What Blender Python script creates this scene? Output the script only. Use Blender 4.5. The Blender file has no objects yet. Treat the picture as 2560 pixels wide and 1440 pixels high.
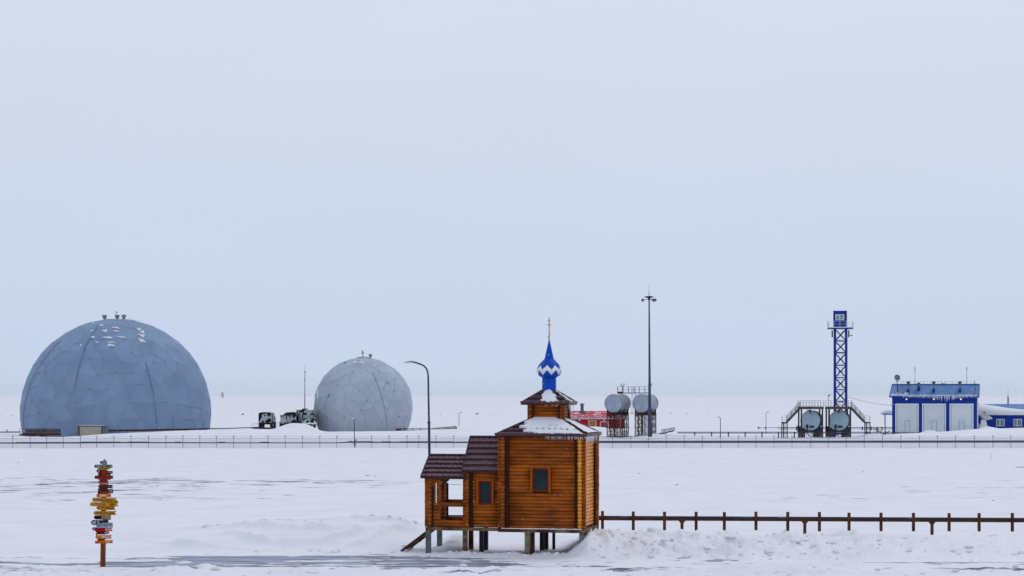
import bpy, math, random
import numpy as np
from mathutils import Vector, Matrix
random.seed(7)
C = bpy.context.scene.collection
SC = bpy.context.scene
# ------------------------------------------------------------------ camera, sky, sun, exposure
F = 4978.0            # focal length in pixels of the 2560 px wide photograph
CX, HY, EYE = 1280.0, 990.0, 5.0
cd = bpy.data.cameras.new('camera'); cam = bpy.data.objects.new('camera', cd); C.objects.link(cam)
cd.sensor_width = 36.0; cd.lens = 36.0 * F / 2560.0
cam.location = (0, 0, EYE); cam.rotation_euler = (math.radians(90), 0, 0)
cd.shift_y = (HY - 720.0) / 2560.0
cd.clip_start = 0.5; cd.clip_end = 30000
SC.camera = cam
SC.view_settings.view_transform = 'Standard'; SC.view_settings.look = 'None'
SC.view_settings.exposure = 0.0; SC.view_settings.gamma = 1.0
SUN_EL, SUN_AZ = math.radians(50), math.radians(143)
w = bpy.data.worlds.new('World'); SC.world = w; w.use_nodes = True
nt = w.node_tree; nt.nodes.clear()
wo = nt.nodes.new('ShaderNodeOutputWorld'); bg = nt.nodes.new('ShaderNodeBackground')
sky = nt.nodes.new('ShaderNodeTexSky'); sky.sky_type = 'NISHITA'; sky.sun_disc = False
sky.sun_elevation = SUN_EL; sky.sun_rotation = math.pi - SUN_AZ; sky.dust_density = 3.0
tc = nt.nodes.new('ShaderNodeTexCoord'); sp = nt.nodes.new('ShaderNodeSeparateXYZ')
nt.links.new(tc.outputs['Generated'], sp.inputs[0])
rp = nt.nodes.new('ShaderNodeValToRGB'); nt.links.new(sp.outputs['Z'], rp.inputs[0])
def lin(r, g, b):
    f = lambda c: (c/255/12.92) if c/255 <= .04045 else ((c/255+.055)/1.055)**2.4
    return (f(r), f(g), f(b))
stops = [(0.0, (203, 216, 238)), (0.035, (201, 214, 236)), (0.08, (204, 216, 235)), (0.14, (208, 218, 236)), (0.20, (213, 220, 238)), (0.45, (212, 222, 241))]
cr = rp.color_ramp
while len(cr.elements) < len(stops): cr.elements.new(0.5)
for e, (p, c) in zip(cr.elements, stops):
    e.position = p; e.color = lin(*c) + (1,)
# overcast cloud layer over the clear sky: faint broad mottling
nz = nt.nodes.new('ShaderNodeTexNoise'); nz.inputs['Scale'].default_value = 5.0; nz.inputs['Detail'].default_value = 2.0
mpn = nt.nodes.new('ShaderNodeMapping'); mpn.inputs['Scale'].default_value = (1, 1, 4)
nt.links.new(tc.outputs['Generated'], mpn.inputs[0]); nt.links.new(mpn.outputs[0], nz.inputs['Vector'])
mr = nt.nodes.new('ShaderNodeMapRange'); mr.inputs['To Min'].default_value = 9.9; mr.inputs['To Max'].default_value = 10.4
nt.links.new(nz.outputs['Fac'], mr.inputs['Value'])
vm = nt.nodes.new('ShaderNodeVectorMath'); vm.operation = 'SCALE'
nt.links.new(rp.outputs['Color'], vm.inputs[0]); nt.links.new(mr.outputs[0], vm.inputs['Scale'])
mx = nt.nodes.new('ShaderNodeMix'); mx.data_type = 'RGBA'; mx.inputs[0].default_value = 0.02
nt.links.new(vm.outputs[0], mx.inputs[6]); nt.links.new(sky.outputs[0], mx.inputs[7])
nt.links.new(mx.outputs[2], bg.inputs['Color']); bg.inputs['Strength'].default_value = 0.1
nt.links.new(bg.outputs[0], wo.inputs[0])
sl = bpy.data.lights.new('sun', 'SUN'); sl.energy = 0.5; sl.angle = math.radians(35); sl.color = (1, .96, .92)
so = bpy.data.objects.new('sun', sl); C.objects.link(so)
so.rotation_euler = (math.radians(90) - SUN_EL, 0, SUN_AZ)

# ------------------------------------------------------------------ helpers
def P(x, y, d): return Vector(((x-CX)*d/F, d, EYE-(y-HY)*d/F))
def zy(y, d): return EYE-(y-HY)*d/F

def tag(o, label=None, cat=None, group=None, kind=None):
    if label: o['label'] = label
    if cat: o['category'] = cat
    if group: o['group'] = group
    if kind: o['kind'] = kind
    return o
def empty(name, loc, label, cat, rz=0, group=None):
    o = bpy.data.objects.new(name, None); C.objects.link(o)
    o.location = loc; o.rotation_euler = (0, 0, rz); o.empty_display_size = .3
    return tag(o, label, cat, group)

class Fr:
    """local frame of a thing whose origin stands at photo pixel x0,y0 at distance d"""
    def __init__(s, x0, y0, d): s.x0, s.y0, s.d, s.s = x0, y0, d, d/F; s.o = P(x0, y0, d)
    def X(s, x): return (x-s.x0)*s.s
    def Z(s, y): return (s.y0-y)*s.s
    def p(s, x, y, dy=0): return Vector((s.X(x), dy, s.Z(y)))

class MB:
    def __init__(s): s.v = []; s.f = []; s.m = []; s.t = []
    def add(s, vs, fs, mi=0, tint=None):
        b = len(s.v); s.v += [tuple(v) for v in vs]
        for f in fs: s.f.append(tuple(b+i for i in f)); s.m.append(mi); s.t.append(random.random() if tint is None else tint)
        return s
    def box(s, x0, x1, y0, y1, z0, z1, mi=0):
        return s.add([(x0,y0,z0),(x1,y0,z0),(x1,y1,z0),(x0,y1,z0),(x0,y0,z1),(x1,y0,z1),(x1,y1,z1),(x0,y1,z1)],
                     [(0,3,2,1),(4,5,6,7),(0,1,5,4),(1,2,6,5),(2,3,7,6),(3,0,4,7)], mi, random.random())
    def bar(s, a, b, w, h=None, mi=0):
        a, b = Vector(a), Vector(b); h = h or w; d = (b-a)
        if d.length < 1e-6: return s
        d.normalize(); up = Vector((0,0,1)) if abs(d.z) < .99 else Vector((0,1,0))
        sd = d.cross(up).normalized(); up = sd.cross(d).normalized()
        vs = [q + sd*i*w/2 + up*j*h/2 for q in (a, b) for i, j in ((-1,-1),(1,-1),(1,1),(-1,1))]
        return s.add(vs, [(3,2,1,0),(4,5,6,7),(0,1,5,4),(1,2,6,5),(2,3,7,6),(3,0,4,7)], mi, random.random())
    def tube(s, a, b, r0, r1=None, n=8, mi=0, cap=True):
        a, b = Vector(a), Vector(b); r1 = r0 if r1 is None else r1; d = (b-a).normalized()
        up = Vector((0,0,1)) if abs(d.z) < .99 else Vector((0,1,0))
        sd = d.cross(up).normalized(); up = sd.cross(d).normalized(); vs = []
        for q, r in ((a, r0), (b, r1)):
            for i in range(n):
                t = 2*math.pi*i/n; vs.append(q + sd*math.cos(t)*r + up*math.sin(t)*r)
        fs = [(i, (i+1) % n, n+(i+1) % n, n+i) for i in range(n)]
        if cap: fs += [tuple(range(n-1, -1, -1)), tuple(range(n, 2*n))]
        return s.add(vs, fs, mi, random.random())
    def path(s, pts, r, n=6, mi=0):
        for a, b in zip(pts, pts[1:]): s.tube(a, b, r, r, n, mi)
        return s
    def lathe(s, prof, n, c=(0,0,0), ph=0.0, mi=0, M=None):
        vs = []; 
        for r, z in prof:
            for i in range(n):
                t = ph+2*math.pi*i/n; q = Vector((r*math.cos(t), r*math.sin(t), z))
                if M is not None: q = M @ q
                vs.append(q+Vector(c))
        fs = [(k*n+i, k*n+(i+1) % n, (k+1)*n+(i+1) % n, (k+1)*n+i) for k in range(len(prof)-1) for i in range(n)]
        fs += [tuple(range(n-1, -1, -1)), tuple((len(prof)-1)*n+i for i in range(n))]
        return s.add(vs, fs, mi, random.random())
    def prism(s, pts, y0, y1, mi=0):
        n = len(pts); vs = [(x, y0, z) for x, z in pts] + [(x, y1, z) for x, z in pts]
        fs = [tuple(range(n)), tuple(range(2*n-1, n-1, -1))] + [(i, n+i, n+(i+1) % n, (i+1) % n) for i in range(n)]
        return s.add(vs, fs, mi, random.random())
    def xprism(s, pts, x0, x1, mi=0):
        n = len(pts); vs = [(x0, y, z) for y, z in pts] + [(x1, y, z) for y, z in pts]
        fs = [tuple(range(n)), tuple(range(2*n-1, n-1, -1))] + [(i, n+i, n+(i+1) % n, (i+1) % n) for i in range(n)]
        return s.add(vs, fs, mi, random.random())
    def build(s, name, mats, parent=None, smooth=False, label=None, kind=None, fixn=True):
        me = bpy.data.meshes.new(name); me.from_pydata(s.v, [], s.f)
        if not isinstance(mats, (list, tuple)): mats = [mats]
        for m in mats: me.materials.append(m)
        me.polygons.foreach_set('material_index', s.m)
        if smooth: me.polygons.foreach_set('use_smooth', [True]*len(s.f))
        at = me.attributes.new('tint', 'FLOAT', 'FACE'); at.data.foreach_set('value', s.t)
        me.update()
        if fixn:
            import bmesh
            bm = bmesh.new(); bm.from_mesh(me); bmesh.ops.recalc_face_normals(bm, faces=bm.faces); bm.to_mesh(me); bm.free()
        o = bpy.data.objects.new(name, me); C.objects.link(o)
        if parent is not None: o.parent = parent
        return tag(o, label, kind=kind)

_m = {}
def mat(name, c, rough=.6, metal=0.0, c2=None, scale=4.0, stretch=(1,1,1), bump=0.0, tint=0.0, thr=None, spec=.13, emit=0, detail=5, bscale=None):
    """procedural paint / wood / metal: two colours mixed by noise, per-face tint, bump"""
    if name in _m: return _m[name]
    m = bpy.data.materials.new(name); m.use_nodes = True; t = m.node_tree; N, L = t.nodes, t.links
    b = N['Principled BSDF']; b.inputs['Roughness'].default_value = rough; b.inputs['Metallic'].default_value = metal
    b.inputs['Specular IOR Level'].default_value = spec
    c2 = c2 or tuple(x*.72 for x in c)
    g = N.new('ShaderNodeTexCoord'); mp = N.new('ShaderNodeMapping'); mp.inputs['Scale'].default_value = stretch
    L.new(g.outputs['Object'], mp.inputs[0])
    n = N.new('ShaderNodeTexNoise'); n.inputs['Scale'].default_value = scale; n.inputs['Detail'].default_value = detail; L.new(mp.outputs[0], n.inputs['Vector'])
    r = N.new('ShaderNodeMapRange'); a, z = thr if thr else (.35, .7)
    r.inputs['From Min'].default_value = a; r.inputs['From Max'].default_value = z; L.new(n.outputs['Fac'], r.inputs['Value'])
    x = N.new('ShaderNodeMix'); x.data_type = 'RGBA'; x.inputs[6].default_value = (*c, 1); x.inputs[7].default_value = (*c2, 1)
    L.new(r.outputs[0], x.inputs[0]); col = x.outputs[2]
    if tint:
        a_ = N.new('ShaderNodeAttribute'); a_.attribute_name = 'tint'
        r2 = N.new('ShaderNodeMapRange'); r2.inputs['To Min'].default_value = 1-tint; r2.inputs['To Max'].default_value = 1+tint
        L.new(a_.outputs['Fac'], r2.inputs['Value'])
        v = N.new('ShaderNodeVectorMath'); v.operation = 'SCALE'; L.new(col, v.inputs[0]); L.new(r2.outputs[0], v.inputs['Scale']); col = v.outputs[0]
    L.new(col, b.inputs['Base Color'])
    if bump:
        n2 = N.new('ShaderNodeTexNoise'); n2.inputs['Scale'].default_value = bscale or scale*3; n2.inputs['Detail'].default_value = 6; L.new(mp.outputs[0], n2.inputs['Vector'])
        bb = N.new('ShaderNodeBump'); bb.inputs['Strength'].default_value = bump; bb.inputs['Distance'].default_value = .02
        L.new(n2.outputs['Fac'], bb.inputs['Height']); L.new(bb.outputs[0], b.inputs['Normal'])
    if emit:
        b.inputs['Emission Color'].default_value = (*c, 1); b.inputs['Emission Strength'].default_value = emit
    _m[name] = m; return m

LI = (.74, .76, .86)
def tg(r, g, b, k=1.0):
    return tuple(min(.9, x*k/l) for x, l in zip(lin(r, g, b), LI))

SNOW_C = (.81, .80, .815)
snow = mat('snow', SNOW_C, .7, c2=(.74, .75, .78), scale=1.2, bump=.25, bscale=6, spec=.2)
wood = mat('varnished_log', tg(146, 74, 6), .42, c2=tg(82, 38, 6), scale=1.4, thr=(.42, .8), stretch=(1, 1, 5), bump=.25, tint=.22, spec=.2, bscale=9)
def weather(m, lo=.62, sc=1.3):
    t = m.node_tree; N, L = t.nodes, t.links; b = N['Principled BSDF']; l0 = b.inputs['Base Color'].links[0].from_socket
    g = N.new('ShaderNodeTexCoord'); n = N.new('ShaderNodeTexNoise'); n.inputs['Scale'].default_value = sc; n.inputs['Detail'].default_value = 7; n.inputs['Roughness'].default_value = .65
    L.new(g.outputs['Object'], n.inputs['Vector']); r = N.new('ShaderNodeMapRange'); r.inputs['From Min'].default_value = .40; r.inputs['From Max'].default_value = .66; r.inputs['To Min'].default_value = 1.08; r.inputs['To Max'].default_value = lo
    L.new(n.outputs['Fac'], r.inputs['Value']); v = N.new('ShaderNodeVectorMath'); v.operation = 'SCALE'; L.new(l0, v.inputs[0]); L.new(r.outputs[0], v.inputs['Scale'])
    k = N.new('ShaderNodeTexVoronoi'); k.inputs['Scale'].default_value = 9; L.new(g.outputs['Object'], k.inputs['Vector']); kr = N.new('ShaderNodeMapRange'); kr.inputs['From Min'].default_value = .05; kr.inputs['From Max'].default_value = .13; kr.inputs['To Min'].default_value = .45
    L.new(k.outputs['Distance'], kr.inputs['Value']); v2 = N.new('ShaderNodeVectorMath'); v2.operation = 'SCALE'; L.new(v.outputs[0], v2.inputs[0]); L.new(kr.outputs[0], v2.inputs['Scale']); L.new(v2.outputs[0], b.inputs['Base Color'])
weather(wood)
wood_sheen = mat('varnished_log_light', tg(226, 142, 38), .35, c2=tg(180, 104, 20), scale=2.2, stretch=(1, 1, 7), bump=.2, tint=.12, spec=.3)  # same varnished logs, grazing sky reflection painted in as a paler colour
wood_dark = mat('dark_corner_board', tg(52, 20, 10), .5, c2=tg(28, 10, 6), scale=5, stretch=(1, 1, .4), tint=.1)
wood_trim = mat('orange_trim', tg(138, 70, 14), .35, c2=tg(150, 66, 10), scale=5, tint=.1)
wood_red = mat('red_brown_frame', tg(92, 28, 8), .4, c2=tg(70, 18, 6), scale=5)
beam_m = mat('weathered_beam', tg(104, 88, 66), .7, c2=tg(58, 34, 22), scale=1.6, stretch=(1, 1, 1), thr=(.4, .55), bump=.2)
steel = mat('galvanised_steel', tg(96, 102, 110), .5, .2, c2=tg(70, 72, 78), scale=3)
steel_rust = mat('rusty_galvanised_steel', tg(112, 106, 96), .55, .2, c2=tg(82, 52, 34), scale=2.5, thr=(.42, .6))
darksteel = mat('dark_steel', tg(44, 46, 58), .55, c2=tg(30, 28, 36), scale=3)
rust = mat('rust_brown_steel', tg(84, 48, 24), .7, c2=tg(48, 26, 14), scale=4, bump=.3, tint=.1)
rust_dark = mat('dark_rust_steel', tg(62, 38, 32), .75, c2=tg(34, 24, 26), scale=2, tint=.15)
tile = mat('maroon_metal_tile', tg(78, 52, 64), .4, c2=tg(58, 38, 48), scale=6, tint=.06, spec=.3)
tile_trim = mat('maroon_metal_trim', tg(54, 36, 44), .5, scale=5)
blue = mat('cobalt_blue_paint', tg(1, 66, 172), .4, c2=tg(1, 54, 152), scale=2.5, tint=.04)
bluew = mat('blue_wall_paint', tg(2, 48, 148), .5, c2=tg(2, 40, 130), scale=.8, tint=.03)
blueroof = mat('blue_corrugated_roof', tg(72, 118, 172), .4, c2=tg(46, 92, 152), scale=.5, stretch=(1, .3, 1), tint=.05)
bluest = mat('blue_painted_steel', tg(12, 44, 140), .4, c2=tg(20, 30, 90), scale=2)
white = mat('white_paint', tg(205, 210, 216), .5, c2=tg(192, 196, 204), scale=3)
gold = mat('gilded_metal', tg(176, 160, 118), .3, .6, c2=tg(120, 100, 60), scale=12)
glass = mat('dark_window_glass', tg(14, 28, 40), .2, c2=tg(28, 50, 58), scale=2, thr=(.3, .75), spec=.15)
glass_l = mat('pale_window_glass', tg(128, 152, 160), .12, c2=tg(96, 122, 130), scale=2)
domeA = mat('blue_grey_dome_panel', tg(112, 132, 164), .62, c2=tg(103, 123, 157), scale=.25, tint=.075)
domeB = mat('pale_grey_dome_panel', tg(150, 161, 180), .6, c2=tg(140, 152, 173), scale=.25, tint=.055)
seamA = mat('dome_seam', tg(101, 120, 152), .6)
rustspot = mat('rusty_joint_plate', tg(118, 112, 122), .7, c2=tg(102, 108, 130), scale=.35, thr=(.42, .58))
cablem = mat('dark_cable', tg(84, 100, 138), .6)
tankm = mat('grey_tank_paint', tg(140, 152, 174), .5, c2=tg(120, 132, 156), scale=.8, bump=.1)
tankrust = mat('rust_patched_tank_paint', tg(126, 138, 160), .5, c2=tg(130, 84, 52), scale=.9, thr=(.58, .66))
tanksilver = mat('silver_tank_end', tg(144, 172, 198), .45, .1, c2=tg(164, 188, 208), scale=.9)
tankdark = mat('dark_tank_side', tg(52, 58, 74), .6, c2=tg(36, 38, 50), scale=1)
galv = mat('dark_pipe_coating', tg(46, 54, 76), .6, c2=tg(38, 44, 62), scale=.6)
redw = mat('red_wall_panel', tg(168, 12, 14), .5, c2=tg(148, 10, 16), scale=1)
redroof = mat('red_snowy_roof', tg(168, 50, 66), .6, c2=(.70, .68, .74), scale=1.4, stretch=(.6, 1, 1), thr=(.54, .62))
brownpl = mat('plywood_boarding', tg(150, 112, 62), .7, scale=3)
purple = mat('dull_mauve_panel', tg(128, 62, 84), .6, scale=3)
doorw = mat('white_roller_door', tg(186, 194, 208), .5, c2=tg(176, 184, 200), scale=.4)
camo = mat('winter_camouflage', tg(150, 156, 170), .6, c2=tg(16, 18, 24), scale=.8, thr=(.495, .515), detail=1)
black = mat('black_rubber', tg(24, 24, 28), .8)
lampw = mat('lit_lamp_glass', (1, 1, .95), .4, emit=.9)
ice = mat('clear_icicle', (.72, .74, .80), .15, c2=(.6, .64, .72), scale=4)
rock = mat('bare_dark_rock', tg(64, 62, 72), .9, c2=tg(40, 38, 46), scale=5, bump=.4)
beige = mat('beige_sheet', tg(150, 150, 152), .6, c2=tg(140, 128, 112), scale=1.2)

# ------------------------------------------------------------------ noise and terrain
_T = np.random.RandomState(11).rand(256, 256)
def vn(x, y):
    xi = np.floor(x).astype(np.int64); yi = np.floor(y).astype(np.int64); fx = x-xi; fy = y-yi
    fx = fx*fx*fx*(fx*(fx*6-15)+10); fy = fy*fy*fy*(fy*(fy*6-15)+10)
    a = _T[xi & 255, yi & 255]; b = _T[(xi+1) & 255, yi & 255]; c = _T[xi & 255, (yi+1) & 255]; d = _T[(xi+1) & 255, (yi+1) & 255]
    return (a+(b-a)*fx)+((c+(d-c)*fx)-(a+(b-a)*fx))*fy
def fbm(x, y, o=4, g=.5):
    s = 0; a = 1; t = 0
    for k in range(o):
        s = s + a*(vn(x*1.03+17.3*k, y*.97+9.1*k)-.5); t += a; a *= g; x = x*2.03+.5; y = y*2.01-.3
    return s/t*2
def ridge(x, y, o=4, g=.55):
    s = 0; a = 1; t = 0
    for k in range(o):
        s = s + a*(1-np.abs(2*vn(x+31.7*k, y+5.3*k)-1)*2); t += a; a *= g; x = x*2.1; y = y*2.05
    return s/t
def ss(a, b, x):
    t = np.clip((x-a)/(b-a), 0, 1); return t*t*(3-2*t)
site_px = [-400, 0, 50, 150, 270, 480, 620, 800, 1000, 1150, 1400, 1560, 1650, 1700, 1950, 2130, 2200, 2240, 2330, 2440, 2560, 3000]
site_y = [1088, 1088, 1091, 1093, 1085, 1076, 1072, 1080, 1078, 1072, 1085, 1092, 1081, 1087, 1095, 1093, 1088, 1085, 1082, 1073, 1070, 1072]
CREST = [[(850, 67.0, 64.0), (905, 0, 65.0), (940, 0, 66.2), (975, 0, 67.4), (1062, 0, 70.3)],
         [(690, 0, 63.9), (780, 0, 64.4), (850, 0, 65.4), (900, 0, 66.6), (960, 0, 67.4)],
         [(500, 0, 66.8), (580, 0, 66.0), (640, 0, 65.0), (700, 0, 64.3), (760, 0, 64.0)],
         [(520, 0, 69.4), (600, 0, 68.4), (670, 0, 67.2), (740, 0, 66.6), (800, 0, 67.0), (850, 0, 66.6)],
         [(860, 0, 70.4), (930, 0, 69.0), (1000, 0, 68.6), (1050, 0, 69.2)],
         [(380, 0, 66.5), (450, 0, 65.4), (520, 0, 64.6), (560, 0, 64.3)]]
CREST = [[((p[0]-CX)*p[2]/F, p[2]) for p in c] for c in CREST]
def crests(X, Y):
    X, Y = np.broadcast_arrays(np.asarray(X, float), np.asarray(Y, float))
    out = np.zeros(X.shape); m = (Y > 62) & (Y < 73) & (X > -14) & (X < 0)
    if not m.any(): return out
    x, y = X[m], Y[m]; y = y+.25*fbm(x/1.1, y/1.1, 3); acc = np.zeros(x.shape)
    for c in CREST:
        best = np.full(x.shape, 1e9); side = np.zeros(x.shape); par = np.zeros(x.shape); n = len(c)-1
        for k in range(n):
            (ax, ay), (bx, by) = c[k], c[k+1]; dx, dy = bx-ax, by-ay; L2 = dx*dx+dy*dy
            t = np.clip(((x-ax)*dx+(y-ay)*dy)/L2, 0, 1); d2 = (x-ax-t*dx)**2+(y-ay-t*dy)**2
            sg = np.sign((x-ax)*dy-(y-ay)*dx); u = d2 < best; best = np.where(u, d2, best); side = np.where(u, sg, side); par = np.where(u, (k+t)/n, par)
        d = np.sqrt(best); w_ = np.where(side > 0, .16, 1.5)
        acc += .24*np.exp(-(d/w_))*np.clip(np.sin(np.pi*np.clip(par, .03, .97)), 0, 1)**.5*(1+.35*fbm(x*2, y*2, 2))
    out[m] = acc; return out
def GY(X, Y):
    """terrain height"""
    X = np.asarray(X, float); Y = np.asarray(Y, float); Yc = np.maximum(Y, 1.0)
    px = CX + F*X/np.maximum(Y, 20.0)
    ys = np.interp(px, site_px, site_y)
    kd = [-400, 0, 55, 63, 75, 100, 150, 200, 300, 322]
    kz = [0, 0, 0, 0, -.28, -.75, -1.5, -2.1, zy(1120, 300), zy(1112, 322)]
    base = np.interp(Y, kd, kz)
    zs = EYE-(ys-HY)*np.clip(Yc, 335, 372)/F
    far = np.interp(Yc, [372, 470, 700, 1500, 3000, 5000, 9000, 20000], [-1.7, -1.4, -.6, .8, 2.4, 3.8, 4.6, 4.6])
    far = far + ss(900, 3000, Yc)*(fbm(X/900.+3, Yc/700., 3)*1.5+.3)*(Yc/6000.)
    z = base*(1-ss(318, 345, Yc)) + zs*ss(318, 345, Yc)*(1-ss(375, 460, Yc)) + far*ss(375, 460, Yc)
    # heaps of ploughed snow beside the trucks and the sheds
    def heap(cx, cy_, w, d, dd=7.0):
        X0 = (cx-CX)*d/F; H = cy_*d/F
        return H*np.exp(-np.power(np.abs((X-X0)/(w*d/F)), 3.0)-((Y-d)/dd)**2)
    z = z + heap(745, 19, 46, 346) + heap(2322, 7, 12, 352, 4) + heap(2470, 5, 14, 352, 4) + heap(2170, 6, 22, 344, 5) + heap(1490, 22, 60, 372, 8) + heap(1150, 7, 50, 366, 8) + heap(1720, 14, 55, 400, 14)
    # the drifts and ploughed banks near the road
    Hl = np.interp(px, [-300, 0, 200, 420, 520, 640, 900, 1040, 1110, 1230, 1400, 1475, 1600, 2000, 2560, 3000], [.35, .35, .3, .40, .55, .74, .74, .60, .40, .12, .12, .42, .50, .46, .46, .5])
    foot = np.interp(px, [0, 1100, 1250, 1480, 2560], [63.4, 63.0, 62.4, 60.6, 60.2]) + fbm(X/3.1, Y*0+4.2, 3)*.6
    crest = np.interp(px, [0, 1100, 1250, 1480, 2560], [71, 70, 70, 64.4, 64.2]) + fbm(X/5., Y*0+8.1, 2)*1.4
    back = crest + np.interp(px, [0, 1100, 1480, 2560], [17, 14, 7, 7])
    t = ss(0, 1, np.clip((Y-foot)/(crest-foot), 0, 1))*(1-ss(0, 1, np.clip((Y-crest)/(back-crest), 0, 1)))
    sweep = 1+.2*fbm(X/4.5+Y/9., Y/5.-X/12., 3)
    z = z + Hl*t*sweep
    # wind carved arcs in the left drift
    lm = (1-ss(1050, 1180, px))*ss(63.5, 66, Y)*(1-ss(78, 95, Y))
    q = (Y-66)*.55 + 1.8*np.sin(X*.33+1.0) + X*.12
    saw = q-np.floor(q); z = z + crests(X, Y)
    z = z + lm*.05*np.maximum(fbm(X/1.2, Y/1.2, 4), 0)*ss(300, 560, px)
    # clods: right bank and the near berm
    rm = ss(1380, 1500, px)*ss(60.0, 61.5, Y)*(1-ss(66, 70, Y))*(1-.65*ss(2120, 2330, px))
    cm = ss(1040, 1120, px)*(1-ss(1430, 1500, px))*np.exp(-((Y-62.2)/.9)**2)
    z = z + rm*(.20*np.maximum(ridge(X/1.3, Y/1.1, 4), -.2)+.20*fbm(X/.5, Y/.45, 4)) + cm*(.06+.14*np.maximum(fbm(X/.5, Y/.5, 3), -.2))
    z = z + .40*np.exp(-((X-(1495-CX)*62.8/F)/.62)**2-((Y-62.9)/1.5)**2)*(1+.3*fbm(X/.5, Y/.5, 3)) + .30*np.exp(-((X-(1466-CX)*61.9/F)/.30)**2-((Y-62.3)/.8)**2) + .30*np.exp(-((X-(1140-CX)*66/F)/.5)**2-((Y-66)/1.5)**2)*(1+.5*fbm(X/.3, Y/.3, 3))
    lumps = np.interp(px, [0, 350, 430, 520, 620, 1080, 1150, 1230, 1350, 1700, 2000, 2300, 2560], [.02, .03, .12, .14, .05, .04, .16, .14, .08, .08, .12, .04, .10])
    fm = (1-ss(56.6, 58.2, Y))*ss(45, 52, Y)
    z = z + fm*(.02+lumps*(.7+1.6*fbm(X/1.3, Y/1.0, 4))+.09*fbm(X/.45, Y/.4, 4))
    # road strip is scraped flat; snow patches stay on it
    r0 = np.interp(px, [1000, 1120, 1380, 1500], [61.6, 61.2, 60.9, 59.6])
    rd = ss(57.9, 58.6, Y)*(1-ss(0, 1.2, Y-r0))
    cov = np.interp(px, [-200, 0, 200, 330, 480, 700, 1000, 1200, 1300, 1700, 2560], [.004, .004, .006, -.010, -.024, -.016, -.022, -.016, .016, .016, .012])
    z = z*(1-rd*.9) + rd*(cov + .05*fbm(X/2.6+Y*.15, Y/.45, 5, .6)+.02*fbm(X/.5, Y/.25, 3))
    # wind crust in the mid field
    mid = ss(68, 90, Yc)*(1-ss(330, 420, Yc))
    z = z + mid*(.10*fbm(X/9., Yc/5., 4)+.035*fbm(X/2.2, Yc/1.1, 3))
    z = z + .02*fbm(X/.9, Y/.9, 3)*(1-rd)*(np.abs(Y) < 110)
    return z
def G(x, y): return float(GY(np.array([x]), np.array([y]))[0])

def grid_mesh(name, U, D, W, zf, m, attr=None, smooth=True):
    UU, DD = np.meshgrid(U, D); XX = UU*W(DD); ZZ = zf(XX, DD)
    nr, nc = XX.shape; co = np.stack([XX, DD, ZZ], -1).reshape(-1, 3).astype(np.float32)
    i = np.arange(nr*nc).reshape(nr, nc)
    q = np.stack([i[:-1, :-1], i[:-1, 1:], i[1:, 1:], i[1:, :-1]], -1).reshape(-1, 4)
    me = bpy.data.meshes.new(name); me.vertices.add(len(co)); me.vertices.foreach_set('co', co.ravel())
    me.loops.add(q.size); me.loops.foreach_set('vertex_index', q.ravel().astype(np.int32))
    me.polygons.add(len(q)); me.polygons.foreach_set('loop_start', np.arange(0, q.size, 4, dtype=np.int32))
    me.update(calc_edges=True); me.polygons.foreach_set('use_smooth', [smooth]*len(q))
    me.materials.append(m)
    if attr:
        for an, fn in attr.items():
            a = me.attributes.new(an, 'FLOAT', 'POINT'); a.data.foreach_set('value', fn(XX, DD).ravel().astype(np.float32))
    o = bpy.data.objects.new(name, me); C.objects.link(o); return o

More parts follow.
